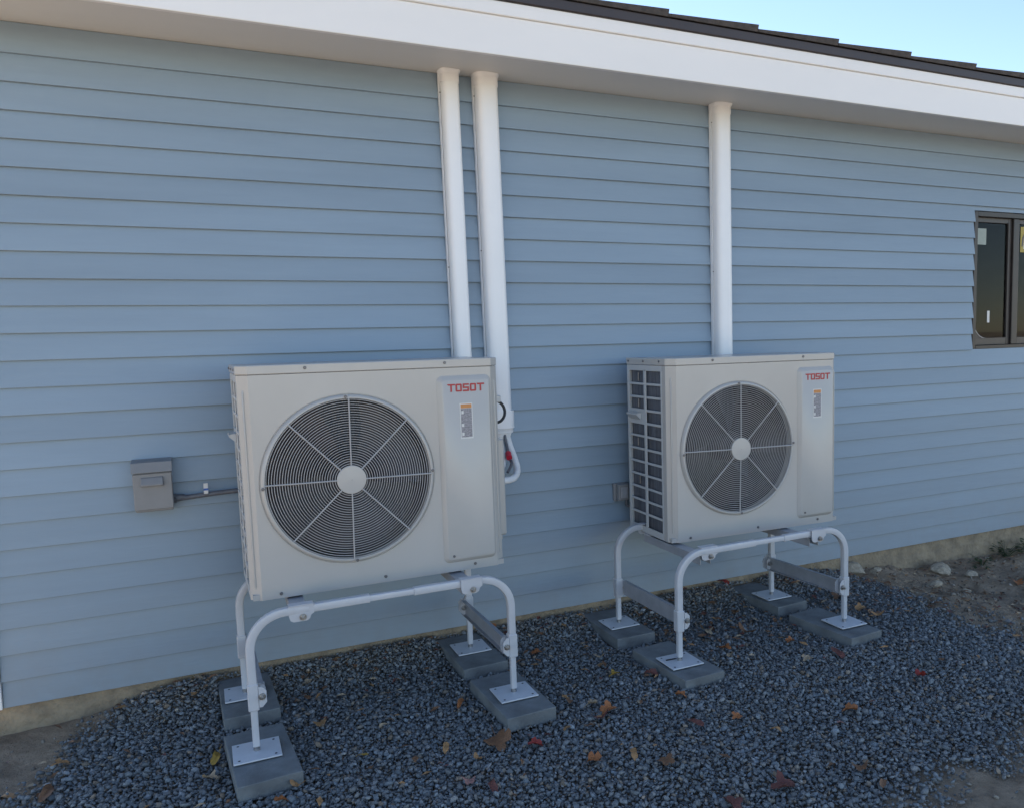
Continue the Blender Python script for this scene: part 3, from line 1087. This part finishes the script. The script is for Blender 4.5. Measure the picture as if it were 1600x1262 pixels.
def make_stand(feet, rz, barx, label, zclamp, zfoot, zbar):
    FL, BL, FR, BR = feet
    base = ((FL[0] + FR[0]) / 2, (FL[1] + BL[1]) / 2, zfoot)
    s = thing('unit_stand', base, label, 'stand', 'white tubular stands under the outdoor units')
    L = lambda x, y, z: (x - base[0], y - base[1], z - base[2])
    RB = 0.115
    wo, wi = 0.0280, 0.0220
    for (l, r_), front in (((FL, FR), True), ((BL, BR), False)):
        y = (l[1] + r_[1]) / 2
        span = r_[0] - l[0]
        xs1, xs2 = l[0] + 0.43 * span, l[0] + 0.60 * span
        for q, sg in ((l, 1), (r_, -1)):
            pth = [(q[0], q[1], zclamp - 0.045), (q[0], q[1], rz - RB)]
            c = (q[0] + sg * RB, rz - RB)
            a0 = PI if sg > 0 else 0.0
            pth += arc_pts(c, RB, a0, PI / 2, q[1], 10)[1:]
            pth.append((xs1 if sg > 0 else xs2, y, rz))
            B().sweep([L(*p) for p in pth], rsq(wo), (0, 1, 0)).build('leg', M['stand'], s, smooth=True)
            B().sweep([L(q[0], q[1], zfoot + 0.016), L(q[0], q[1], zclamp + 0.05)], rsq(wi), (0, 1, 0)).build('lower_leg', M['stand'], s, smooth=True)
            # foot plate with stud and nut
            ft = B().box(L(q[0] - 0.074, q[1] - 0.072, zfoot - 0.0045), L(q[0] + 0.074, q[1] + 0.072, zfoot + 0.0005), 0.0012)
            fo = ft.build('foot_plate', M['plate'], s)
            fo.location = (0, 0, 0)
            nb = B().cyl(L(q[0], q[1], zfoot + 0.0005), L(q[0], q[1], zfoot + 0.010), 0.0105, n=6).cyl(L(q[0], q[1], zfoot + 0.010), L(q[0], q[1], zfoot + 0.021), 0.0065, n=12)
            nb.build('nut', M['bolt'], fo)
            hl = B()
            for hx in (-1, 1):
                for hy in (-1, 1):
                    hc = (q[0] + hx * 0.056, q[1] + hy * 0.054)
                    hl.cyl(L(hc[0], hc[1], zfoot + 0.0006), L(hc[0], hc[1], zfoot + 0.0010), 0.0042, n=12)
            hl.build('bolt_hole', M['dark'], fo)
        # sleeve joining the two bent halves
        B().sweep([L(xs1 - 0.12, y, rz), L(xs2 + 0.12, y, rz)], rsq(wi), (0, 1, 0)).build('rail_sleeve', M['stand'], s, smooth=True)
    # braces, clamps on the legs
    for f, b_, inward in ((FL, BL, 1), (FR, BR, -1)):
        zc = zclamp
        xo = inward * 0.019
        d = Vector((b_[0] - f[0], b_[1] - f[1], 0))
        prof = [(-0.033, 0.0), (-0.033, 0.016), (-0.030, 0.016), (-0.030, 0.003), (0.030, 0.003), (0.030, 0.016), (0.033, 0.016), (0.033, 0.0)]
        if inward < 0:
            prof = [(a, -b2) for a, b2 in prof]
        p0 = Vector((f[0] + xo, f[1], zc)) + d * 0.02
        p1 = Vector((b_[0] + xo, b_[1], zc)) - d * 0.02
        B().sweep([L(*p0), L(*p1)], prof, (0, 0, 1)).build('brace', M['brace'], s)
        for q, fy in ((f, -1), (b_, 1)):
            cl = B()
            cl.prism([(q[0] - base[0] - 0.0170, zc - 0.046 - base[2]), (q[0] - base[0] + 0.0170, zc - 0.046 - base[2]), (q[0] - base[0] + 0.0170, zc + 0.044 - base[2]), (q[0] - base[0] - 0.0170, zc + 0.044 - base[2])], 'y', q[1] - base[1] - 0.0172, q[1] - base[1] + 0.0172, 0.003)
            xw = inward * 0.017
            ear = [(0.0, -0.036), (0.010, -0.036), (0.024, -0.020), (0.024, 0.018), (0.010, 0.034), (0.0, 0.034)]
            cl.prism([(q[0] - base[0] + xw + inward * a, zc + b2 - base[2]) for a, b2 in ear], 'y', q[1] - base[1] - 0.0175, q[1] - base[1] - 0.0145)
            cl.prism([(q[0] - base[0] + xw + inward * a, zc + b2 - base[2]) for a, b2 in ear], 'y', q[1] - base[1] + 0.0145, q[1] - base[1] + 0.0175)
            co = cl.build('clamp', M['stand'], s)
            bolt(co, L(q[0] + xw + inward * 0.010, q[1] - 0.0176, zc), (0, -1, 0))
            co2 = bolt(co, L(q[0] + xw + inward * 0.010, q[1] + 0.0176, zc), (0, 1, 0), 0.006)
    # support bars across the rails
    yF, yB = (FL[1] + FR[1]) / 2, (BL[1] + BR[1]) / 2
    for bx in barx:
        bb = B()
        zt_ = zbar - 0.004
        bb.box(L(bx - 0.026, yF + 0.016, zt_ - 0.003 + 0.004), L(bx + 0.026, yB - 0.016, zt_ + 0.004))
        bb.box(L(bx - 0.026, yF + 0.016, zt_ - 0.032), L(bx - 0.023, yB - 0.016, zt_ + 0.0009))
        bb.box(L(bx + 0.023, yF + 0.016, zt_ - 0.032), L(bx + 0.026, yB - 0.016, zt_ + 0.0009))
        bar_o = bb.build('support_bar', M['brace'], s)
        for yy, sgn in ((yF, -1), (yB, 1)):
            sd_ = B()
            # saddle over the rail with a lobed front cheek
            sd_.box(L(bx - 0.040, yy - 0.0180, rz + 0.0146), L(bx + 0.040, yy + 0.0180, rz + 0.0180), 0.001)
            cheek = [(-0.040, 0.0145), (0.040, 0.0145), (0.040, -0.014), (0.030, -0.020), (0.026, -0.032), (0.016, -0.038), (-0.026, -0.038), (-0.036, -0.032), (-0.040, -0.018)]
            sd_.prism([(bx - base[0] + a, rz + b2 - base[2]) for a, b2 in cheek], 'y', yy + sgn * 0.0148 - base[1], yy + sgn * 0.0180 - base[1])
            so_ = sd_.build('saddle', M['stand'], s)
            bolt(so_, L(bx + 0.004, yy + sgn * 0.0180, rz - 0.024), (0, sgn, 0))
            # hold-down strap and bolt on top of the bar
            hb = B().box(L(bx - 0.030, yy - sgn * 0.022, zbar + 0.0008), L(bx + 0.030, yy - sgn * 0.075, zbar + 0.0048), 0.001)
            ho = hb.build('hold_down', M['stand'], bar_o)
            nb = B().cyl(L(bx + 0.004, yy - sgn * 0.042, zbar + 0.0048), L(bx + 0.004, yy - sgn * 0.042, zbar + 0.014), 0.0085, n=6)
            nb.build('nut', M['bolt'], bar_o)
    return s


make_stand(((0.090, -0.733), (0.080, -0.208), (1.003, -0.722), (0.996, -0.190)), 0.425, (0.256, 0.848),
           'white tubular stand under the nearer left outdoor unit', 0.156, -0.031, 0.4128)
make_stand(((1.722, -0.762), (1.716, -0.224), (2.634, -0.742), (2.598, -0.248)), 0.411, (1.872, 2.458),
           'white tubular stand under the farther right outdoor unit', 0.135, -0.036, 0.3818)

# pavers
pm0 = None
for (cx, cy), deg, zt, lab in PAV:
    b = B().box((-0.0975, -0.1975, -0.055), (0.0975, 0.1975, 0.0), 0.0035, 2)
    o = b.build('paver', M['paver'])
    o.location = (cx, cy, zt)
    o.rotation_euler = (random.uniform(-0.003, 0.003), random.uniform(-0.004, 0.004), math.radians(deg))
    tag(o, lab, 'paver', 'concrete pavers under the stands')

# soil stain of driven pen left on a foot plate
mk = B().box((-0.022, -0.003, 0), (0.022, 0.003, 0.004), 0.0012).box((0.022, -0.002, 0.0005), (0.028, 0.002, 0.0035), 0.001)
mo = mk.build('marker', M['rubber'])
mo.location = (1.690, -0.742, -0.0350)
mo.rotation_euler = (0, 0, math.radians(-4))
tag(mo, 'black marker lying on the front left foot plate of the right stand', 'marker')


# ------------------------------------------------------------------ pipe covers on the wall
def make_cover(x, w, depth, z0, z1, label, lean=0.0):
    t = thing('pipe_cover', (x, 0, z0), label, 'pipe cover', 'white pipe covers on the siding')
    h = z1 - z0
    bw = w / 2
    base_p = [(-bw, 0.002), (bw, 0.002), (bw, -0.018), (bw - 0.003, -0.018), (bw - 0.003, -0.001), (-bw + 0.003, -0.001), (-bw + 0.003, -0.018), (-bw, -0.018)]

    def shift(z):
        return lean * (1 - z / h)

    def tube(poly, za, zb, name, smooth, par, scale=None):
        b = B()
        va = [b.bm.verts.new((u + shift(za), v, za)) for u, v in poly]
        pb = poly if scale is None else scale
        vb = [b.bm.verts.new((u + shift(zb), v, zb)) for u, v in pb]
        n = len(poly)
        for i in range(n):
            b.bm.faces.new((va[i], va[(i + 1) % n], vb[(i + 1) % n], vb[i]))
        b.bm.faces.new(va)
        b.bm.faces.new(vb[::-1])
        return b.build(name, M['pvc'], par, smooth=smooth)
    tube(base_p, 0, h, 'back_channel', False, t)

    def dprof(k, d, n=20):
        out = [(k, -0.006), ]
        for i in range(n + 1):
            a = PI * i / n
            cs, sn = math.cos(a), math.sin(a)
            e = 0.62
            out.append((k * math.copysign(abs(cs) ** e, cs), -0.016 - (d - 0.016) * abs(sn) ** e))
        out.append((-k, -0.006))
        return out
    tube(dprof(bw + 0.0022 - 0.008, depth), 0, h - 0.02, 'front_cover', True, t)
    tube(dprof(bw - 0.003, depth + 0.002), h - 0.050, h - 0.016, 'top_collar', True, t)
    tube(dprof(bw - 0.003, depth + 0.002), h - 0.016, h, 'top_flange', True, t, dprof(bw + 0.005, depth + 0.010))
    for z in (h - 0.09, h * 0.5):
        screw((-bw + 0.003 + shift(z), -0.0185, z), t, r=0.0028, h=0.002)
    return t


make_cover(1.054, 0.088, 0.062, 0.80, SOF - 0.001, 'narrower left one of the two paired white pipe covers above the left unit', 0.014)
pc2 = make_cover(1.217, 0.110, 0.074, 0.950, SOF - 0.001, 'wider right one of the two paired white pipe covers, ending beside the left unit', 0.014)
make_cover(2.460, 0.106, 0.066, 0.80, SOF - 0.001, 'single white pipe cover standing alone above the right unit', 0.004)
# end collar and reducer of the wide cover
ec = B()
cx = 0.014
prof = [(0.0, 0.070), (0.0, 0.0)]


def dring(k, d, n=20):
    out = []
    for i in range(n + 1):
        a = PI * i / n
        cs, sn = math.cos(a), math.sin(a)
        out.append((cx + k * math.copysign(abs(cs) ** 0.62, cs), -0.010 - (d - 0.010) * abs(sn) ** 0.62))
    out += [(cx - k, -0.002), (cx + k, -0.002)]
    return out


lv = [(0.040, 0.0600, 0.080), (-0.040, 0.0600, 0.080), (-0.044, 0.0560, 0.076), (-0.062, 0.0540, 0.073), (-0.064, 0.0480, 0.068), (-0.090, 0.0380, 0.060)]
rs = []
for z, k, d in lv:
    rs.append([ec.bm.verts.new((u, v, z)) for u, v in dring(k, d)])
for ra, rb in zip(rs, rs[1:]):
    for i in range(len(ra)):
        ec.bm.faces.new((ra[i], ra[(i + 1) % len(ra)], rb[(i + 1) % len(ra)], rb[i]))
ec.bm.faces.new(rs[0])
ec.bm.faces.new(rs[-1][::-1])
ec.build('end_reducer', M['pvc'], pc2, smooth=True)

# insulated lines from the reducer to the left unit
ls = thing('insulated_lines', (1.225, -0.05, 0.85), 'white insulated refrigerant lines bending from the wide pipe cover to the left unit', 'pipe')


def spline(pts, n=8):
    P = [Vector(p) for p in pts]
    P = [P[0] * 2 - P[1]] + P + [P[-1] * 2 - P[-2]]
    out = []
    for i in range(1, len(P) - 2):
        p0, p1, p2, p3 = P[i - 1:i + 3]
        for k in range(n):
            t = k / n
            out.append(0.5 * (2 * p1 + (p2 - p0) * t + (2 * p0 - 5 * p1 + 4 * p2 - p3) * t * t + (3 * p1 - p0 - 3 * p2 + p3) * t ** 3))
    out.append(P[-2])
    return out


B().sweep(spline([(0.028, 0.012, 0.030), (0.036, 0.0, -0.02), (0.044, -0.035, -0.075), (0.038, -0.085, -0.125), (0.0, -0.14, -0.150), (-0.07, -0.19, -0.150), (-0.12, -0.2, -0.148)]), circ(0.0155, 12), (0, 1, 0.3)).build('suction_line', M['foam'], ls, smooth=True)
B().sweep(spline([(-0.006, 0.010, 0.030), (-0.004, -0.01, -0.02), (-0.012, -0.05, -0.07), (-0.04, -0.11, -0.10), (-0.10, -0.17, -0.11)]), circ(0.011, 12), (0, 1, 0.3)).build('liquid_line', M['foam'], ls, smooth=True)
B().sweep(spline([(0.010, -0.012, 0.030), (0.012, -0.03, -0.02), (0.008, -0.075, -0.07), (0.004, -0.11, -0.09), (-0.03, -0.15, -0.12)]), circ(0.0065, 10), (0, 1, 0.3)).build('control_cable', M['conduit'], ls, smooth=True)
B().cyl((0.006, -0.062, -0.048), (0.000, -0.092, -0.066), 0.0135, n=14).build('red_tape', M['redtag'], ls, smooth=True)

# ------------------------------------------------------------------ boxes on the wall
db = thing('disconnect_box', (-0.185, 0, 0.692), 'grey metal disconnect box on the siding left of the left unit', 'switch box')
B().box((-0.064, -0.075, 0.0), (0.064, 0.010, 0.182), 0.004).build('body', M['gbox'], db)
B().prism([(-0.092, 0.152), (-0.081, 0.190), (0.010, 0.196), (0.010, 0.184), (-0.076, 0.184), (-0.0785, 0.150)], 'x', -0.069, 0.069, 0.001).build('hood', M['gbox'], db)
B().box((-0.066, -0.083, 0.008), (0.066, -0.0755, 0.148), 0.003).build('cover', M['gbox'], db)
B().prism([(-0.0835, 0.098), (-0.100, 0.100), (-0.103, 0.106), (-0.090, 0.132), (-0.0835, 0.134)], 'x', -0.040, 0.036, 0.002).build('latch', M['gbox'], db)
cnd = B().sweep(spline([(0.064, -0.032, 0.034), (0.09, -0.032, 0.034), (0.16, -0.030, 0.038), (0.24, -0.032, 0.042), (0.33, -0.045, 0.044), (0.60, -0.06, 0.03)]), circ(0.0095, 12), (0, 0, 1))
co = cnd.build('conduit', M['conduit'], db, smooth=True)
B().cyl((0.064, -0.032, 0.036), (0.075, -0.032, 0.036), 0.019, n=6).cyl((0.075, -0.032, 0.036), (0.104, -0.032, 0.038), 0.0150, 0.0110, n=16).build('connector', M['conduit'], db, smooth=True)
tg = B().box((0.172, -0.046, 0.044), (0.188, -0.0395, 0.086), 0.001).build('tag', M['label_white'], db)
B().box((0.1715, -0.0468, 0.058), (0.1885, -0.0462, 0.066)).build('tag_print', M['bluetag'], tg)

ob = thing('outlet_box', (1.850, 0, 0.496), 'small grey weatherproof outlet box on the siding left of the right unit', 'outlet')
B().box((-0.046, -0.020, 0.004), (0.046, 0.008, 0.112), 0.006).build('back_box', M['gbox'], ob)
B().box((-0.034, -0.060, 0.012), (0.040, -0.0225, 0.110), 0.006).build('cover', M['pvc'], ob).data.materials[0] = M['gbox']
B().box((-0.020, -0.066, 0.028), (0.026, -0.0605, 0.092), 0.002).build('cover_plate', M['label_white'], ob).data.materials[0] = M['brace']
B().sweep(spline([(0.03, -0.035, 0.012), (0.03, -0.04, -0.02), (0.06, -0.06, -0.02), (0.12, -0.13, 0.05)]), circ(0.008, 10), (0, 1, 0)).build('cord', M['conduit'], ob, smooth=True)

ob.scale = (0.8, 0.8, 0.85)

# ------------------------------------------------------------------ weeds
for wi_, (wx, wy, nleaf, hgt, lab) in enumerate(((4.62, -0.07, 24, 0.085, 'low green weed against the foundation below the window'),
                                                  (4.80, -0.14, 26, 0.10, 'low green weed at the right edge of the picture'),
                                                  (4.34, -0.12, 14, 0.05, 'smallest green weed in the soil left of the other weeds'))):
    t = thing('weed', (wx, wy, float(soil_z(np.array(wx), np.array(wy)))), lab, 'weed', 'weeds along the foundation')
    b = B()
    sb2 = B()
    for k in range(nleaf):
        a = random.uniform(0, 2 * PI)
        rr = random.uniform(0.02, 0.13)
        hh = hgt * random.uniform(0.35, 1.0)
        tip = Vector((rr * math.cos(a), rr * math.sin(a), hh))
        sb2.sweep([(0, 0, -0.01), tuple(tip * 0.6 + Vector((0, 0, 0.012))), tuple(tip)], circ(0.0012, 5), (0.3, 0.7, 0.1))
        for q in range(3):
            d = Vector((math.cos(a + random.uniform(-1, 1)), math.sin(a + random.uniform(-1, 1)), random.uniform(-0.4, 0.35))).normalized()
            sdv = d.cross(Vector((0, 0, 1))).normalized()
            l_ = random.uniform(0.02, 0.038)
            p0 = tip * random.uniform(0.7, 1.0)
            pts = [p0, p0 + d * l_ * 0.45 + sdv * l_ * 0.3, p0 + d * l_, p0 + d * l_ * 0.45 - sdv * l_ * 0.3]
            b.bm.faces.new([b.bm.verts.new(p) for p in pts])
    b.build('leaves', M['weed'], t, recalc=False)
    sb2.build('stem', M['weed'], t)


# ------------------------------------------------------------------ fallen leaves
def leaf_mesh(kind, seed):
    r = random.Random(seed)
    bm = bmesh.new()
    N = 20
    c = bm.verts.new((0, 0, 0))
    curl = r.uniform(0.8, 2.2)
    ax = r.uniform(0, PI)

    def z_of(x, y):
        u = x * math.cos(ax) + y * math.sin(ax)
        v = -x * math.sin(ax) + y * math.cos(ax)
        return curl * (u * u * 0.9 - 0.35 * v * v) + 0.05 * math.sin(9 * x + seed) * math.cos(7 * y)
    r1, r2 = [], []
    for i in range(N):
        a = 2 * PI * i / N
        if kind == 0:
            rad = 0.30 + 0.20 * abs(math.cos(2.5 * a)) ** 0.7
            ex = 1.0
        else:
            rad = 0.5 * (0.75 + 0.25 * math.cos(2 * a))
            ex = 0.72
        rad *= r.uniform(0.88, 1.08)
        x, y = rad * math.cos(a), ex * rad * math.sin(a)
        r1.append(bm.verts.new((x * 0.55, y * 0.55, z_of(x * 0.55, y * 0.55))))
        r2.append(bm.verts.new((x, y, z_of(x, y))))
    for i in range(N):
        j = (i + 1) % N
        bm.faces.new((c, r1[i], r1[j]))
        bm.faces.new((r1[i], r2[i], r2[j], r1[j]))
    # stalk
    s0 = [bm.verts.new(p) for p in ((-0.45, -0.012, z_of(-0.45, 0)), (-0.45, 0.012, z_of(-0.45, 0)), (-0.78, 0.008, 0.12), (-0.78, -0.008, 0.12))]
    bm.faces.new(s0)
    me_ = bpy.data.meshes.new('fallen_leaf')
    bm.to_mesh(me_)
    bm.free()
    me_.polygons.foreach_set('use_smooth', [True] * len(me_.polygons))
    return me_


LEAVES = [
    (-0.092, -0.030, 'pale', 0.056, 'pale dry leaf by the foundation left of the left stand'),
    (-0.034, -0.619, 'yellow', 0.067, 'yellow lobed leaf just left of the nearest paver'),
    (-0.055, -0.756, 'pale', 0.050, 'pale leaf on the gravel below the yellow lobed leaf'),
    (0.194, -0.955, 'tan', 0.054, 'tan leaf touching the front edge of the nearest paver'),
    (0.140, -1.018, 'orange', 0.047, 'orange leaf at the bottom edge below the nearest paver'),
    (0.409, -0.857, 'yellow', 0.050, 'olive yellow leaf alone on gravel right of the nearest paver'),
    (0.314, -0.540, 'tan', 0.056, 'tan leaf on gravel between the feet of the left stand, left one'),
    (0.520, -0.666, 'pale', 0.038, 'small pale leaf on gravel in the middle under the left unit'),
    (0.312, -0.169, 'pale', 0.040, 'small pale leaf near the wall under the left unit'),
    (0.820, -0.628, 'orange', 0.063, 'orange leaf beside the left edge of the left stand front right paver'),
    (0.849, -0.980, 'brown', 0.106, 'largest curled brown leaf, in front of the left stand front right paver'),
    (0.747, -1.066, 'tan', 0.045, 'small tan leaf just in front of the large curled brown leaf'),
    (0.958, -1.058, 'red', 0.058, 'red leaf right of the large curled brown leaf'),
    (0.675, -0.939, 'tan', 0.056, 'tan leaf left of the large curled brown leaf'),
    (0.678, -1.190, 'pink', 0.047, 'pale pink leaf near the bottom edge of the picture'),
    (0.737, -1.252, 'darkred', 0.062, 'dark red leaf beside the pale pink leaf at the bottom'),
    (1.262, -0.301, 'orange', 0.062, 'orange leaf on gravel between the two units near the wall'),
    (1.128, -0.030, 'orange', 0.084, 'orange curled leaf behind the right brace of the left stand'),
    (1.293, -0.947, 'orange', 0.069, 'orange leaf in the clump of leaves between the two stands'),
    (1.240, -0.989, 'darkred', 0.073, 'dark red leaf in the clump between the two stands'),
    (1.262, -0.868, 'pale', 0.054, 'pale leaf at the back of the clump between the two stands'),
    (1.100, -1.003, 'tan', 0.045, 'small tan leaf left of the clump between the two stands'),
    (1.080, -1.262, 'orange', 0.067, 'bright orange tan leaf on open gravel at the bottom centre'),
    (1.216, -1.289, 'tan', 0.058, 'tan leaf right of the bright orange tan leaf'),
    (1.284, -1.383, 'brown', 0.065, 'brown leaf on open gravel at the bottom centre'),
    (1.589, -0.742, 'darkred', 0.069, 'dark red leaf against the left side of the right stand front left paver'),
    (1.459, -0.676, 'yellow', 0.049, 'yellow brown leaf left of the right stand front left paver'),
    (1.493, -0.475, 'pale', 0.049, 'pale leaf left of the right stand wall side left paver'),
    (1.589, -0.986, 'orange', 0.049, 'orange leaf just in front of the right stand front left paver'),
    (1.522, -1.197, 'darkred', 0.065, 'dark red leaf on gravel below the right stand front left paver'),
    (2.010, -0.676, 'orange', 0.056, 'orange leaf on gravel right of the right stand front left paver'),
    (1.985, -0.746, 'pale', 0.049, 'pale leaf touching the orange one right of the front left paver'),
    (1.679, -1.227, 'orange', 0.045, 'small orange leaf on gravel in front of the right unit'),
    (1.745, -1.365, 'tan', 0.045, 'small tan leaf right of the small orange leaf'),
    (1.541, -1.664, 'darkred', 0.081, 'large dark reddish leaf near the bottom edge right of centre'),
    (2.522, -1.297, 'red', 0.067, 'bright red leaf on the gravel far right of the stands'),
    (2.081, -1.373, 'orange', 0.067, 'orange leaf on gravel below the right stand front right paver'),
    (1.979, -1.434, 'pink', 0.038, 'small pink leaf below the orange leaf on the right gravel'),
    (1.826, -1.694, 'brown', 0.058, 'brown leaf near the front gravel edge at lower right'),
    (1.826, -1.790, 'brown', 0.054, 'brown leaf on the very front gravel edge'),
    (2.247, -0.944, 'pale', 0.054, 'pale sliver of leaf left of the right stand front right paver'),
    (2.460, -0.012, 'red', 0.073, 'red leaf against the foundation behind the right stand'),
    (2.327, -0.732, 'orange', 0.049, 'orange leaf at the left edge of the right stand front right paver'),
    (2.929, -0.660, 'tan', 0.065, 'tan leaf on gravel right of the right stand, front one'),
    (2.925, -0.547, 'tan', 0.060, 'tan leaf on gravel right of the right stand, rear one'),
    (2.400, -0.960, 'darkred', 0.083, 'dark brown red leaf in front of the right stand front right paver'),
    (1.351, -1.662, 'darkred', 0.069, 'dark red leaf at the bottom edge right of the centre'),
    (-0.648, -0.486, 'tan', 0.069, 'tan leaf on soil at the left edge of the picture'),
    (-0.509, -0.388, 'tan', 0.060, 'tan leaf on the left soil edge of the gravel'),
    (-0.520, -0.577, 'brown', 0.090, 'reddish brown leaf at the lower left corner'),
    (2.070, -0.443, 'pale', 0.060, 'pale leaf on gravel in the middle under the right unit'),
    (2.225, -0.533, 'brown', 0.092, 'brown leaf on gravel in the middle under the right unit'),
    (2.958, -0.349, 'brown', 0.081, 'brown leaf by the wall right of the right stand'),
    (1.933, -0.104, 'tan', 0.081, 'tan leaf near the wall between the right stand wall side pavers'),
    (4.211, -0.463, 'orange', 0.069, 'orange leaf on bare soil at the far right'),
]
LM = [leaf_mesh(k % 2, 31 + k * 5) for k in range(8)]
lmats = {}
for i, (x, y, colr, s, lab) in enumerate(LEAVES):
    me_ = LM[(i * 3) % 8].copy()
    me_.materials.append(M['leaf_' + colr])
    o = bpy.data.objects.new('fallen_leaf', me_)
    C.objects.link(o)
    g = float(pad_mask(np.array(x), np.array(y)))
    z = max(float(gravel_z(np.array(x), np.array(y))) + 0.016 if g > 0.4 else -9, float(soil_z(np.array(x), np.array(y))) + 0.008)
    if in_paver(np.array([x]), np.array([y]))[0]:
        z = -0.030
    o.location = (x, y, z + 0.004)
    o.scale = (s, s, s)
    o.rotation_euler = (random.uniform(-0.35, 0.35), random.uniform(-0.35, 0.35), random.uniform(0, 2 * PI))
    tag(o, lab, 'leaf', 'fallen leaves on the gravel and soil')

# leaf litter: small torn bits, too many to count
b = B()
n_l = 0
zones = ((3.3, 5.4, -1.2, -0.02, 900), (-1.2, -0.45, -1.3, -0.02, 70), (-0.4, 3.3, -0.14, -0.01, 190), (1.85, 2.5, -0.7, -0.08, 150), (2.75, 3.4, -0.7, -0.05, 90), (-0.4, 3.0, -1.7, -0.1, 150), (0.25, 0.85, -0.55, -0.05, 50), (1.15, 1.6, -0.95, -0.1, 40))
for x0, x1, y0, y1, n_ in zones:
    for k in range(n_):
        x = random.uniform(x0, x1)
        y = random.uniform(y0, y1)
        if in_paver(np.array([x]), np.array([y]), 0.01)[0]:
            continue
        g = float(pad_mask(np.array(x), np.array(y)))
        z = max(float(gravel_z(np.array(x), np.array(y))) + 0.013 if g > 0.4 else -9, float(soil_z(np.array(x), np.array(y))) + 0.006)
        a = random.uniform(0, 2 * PI)
        l_ = random.uniform(0.012, 0.048)
        w_ = l_ * random.uniform(0.2, 0.65)
        d = Vector((math.cos(a), math.sin(a), random.uniform(-0.25, 0.25)))
        e = Vector((-math.sin(a), math.cos(a), random.uniform(-0.3, 0.3)))
        c = Vector((x, y, z + 0.003))
        pts = [c - d * l_ / 2, c - d * l_ * 0.1 - e * w_ / 2 + Vector((0, 0, 0.004)), c + d * l_ / 2, c + d * l_ * 0.05 + e * w_ / 2 + Vector((0, 0, 0.003))]
        b.bm.faces.new([b.bm.verts.new(p) for p in pts])
lit = b.build('leaf_litter', M['leaf_brown'], None, recalc=False)
for nm in ('leaf_tan', 'leaf_pale', 'leaf_darkred'):
    lit.data.materials.append(M[nm])
lit.data.polygons.foreach_set('material_index', [random.choice((0, 0, 0, 1, 2, 3)) for _ in lit.data.polygons])
tag(lit, 'torn bits of dry brown leaf scattered on gravel and soil', 'leaf litter', kind='stuff')

# broken rubble on the soil along the foundation
for i, (x, y, s_, lab) in enumerate((
        (3.36, -0.045, 0.125, 'large pale rubble stone against the foundation just right of the right stand'),
        (3.50, -0.070, 0.075, 'smaller pale stone beside the large rubble stone at the foundation'),
        (3.98, -0.110, 0.130, 'largest flat rubble stone on the soil below the window'),
        (4.10, -0.240, 0.080, 'rubble stone in front of the largest flat stone below the window'),
        (3.72, -0.300, 0.090, 'rubble stone on the soil between the gravel edge and the flat stone'),
        (3.88, -0.380, 0.065, 'small rubble stone nearest the gravel edge on the right soil'),
        (4.42, -0.400, 0.085, 'rubble stone on the soil in front of the weeds'),
        (4.66, -0.330, 0.070, 'rightmost rubble stone at the edge of the picture'))):
    bm = bmesh.new()
    bmesh.ops.create_icosphere(bm, subdivisions=2, radius=0.5)
    rr = random.Random(90 + i)
    planes = [(Vector((rr.uniform(-1, 1), rr.uniform(-1, 1), rr.uniform(-1, 1))).normalized(), rr.uniform(0.24, 0.42)) for _ in range(9)]
    for v_ in bm.verts:
        for nrm, dd in planes:
            e_ = v_.co.dot(nrm) - dd
            if e_ > 0:
                v_.co -= nrm * e_
        v_.co.z *= 0.62
    q_ = B()
    q_.bm = bm
    o = q_.build('rubble_stone', M['rubble'])
    o.scale = (s_ * 1.25, s_, s_)
    o.location = (x, y, float(soil_z(np.array(x), np.array(y))) + s_ * 0.12)
    o.rotation_euler = (rr.uniform(-0.3, 0.3), rr.uniform(-0.3, 0.3), rr.uniform(0, 6.28))
    tag(o, lab, 'stone', 'rubble stones along the foundation')
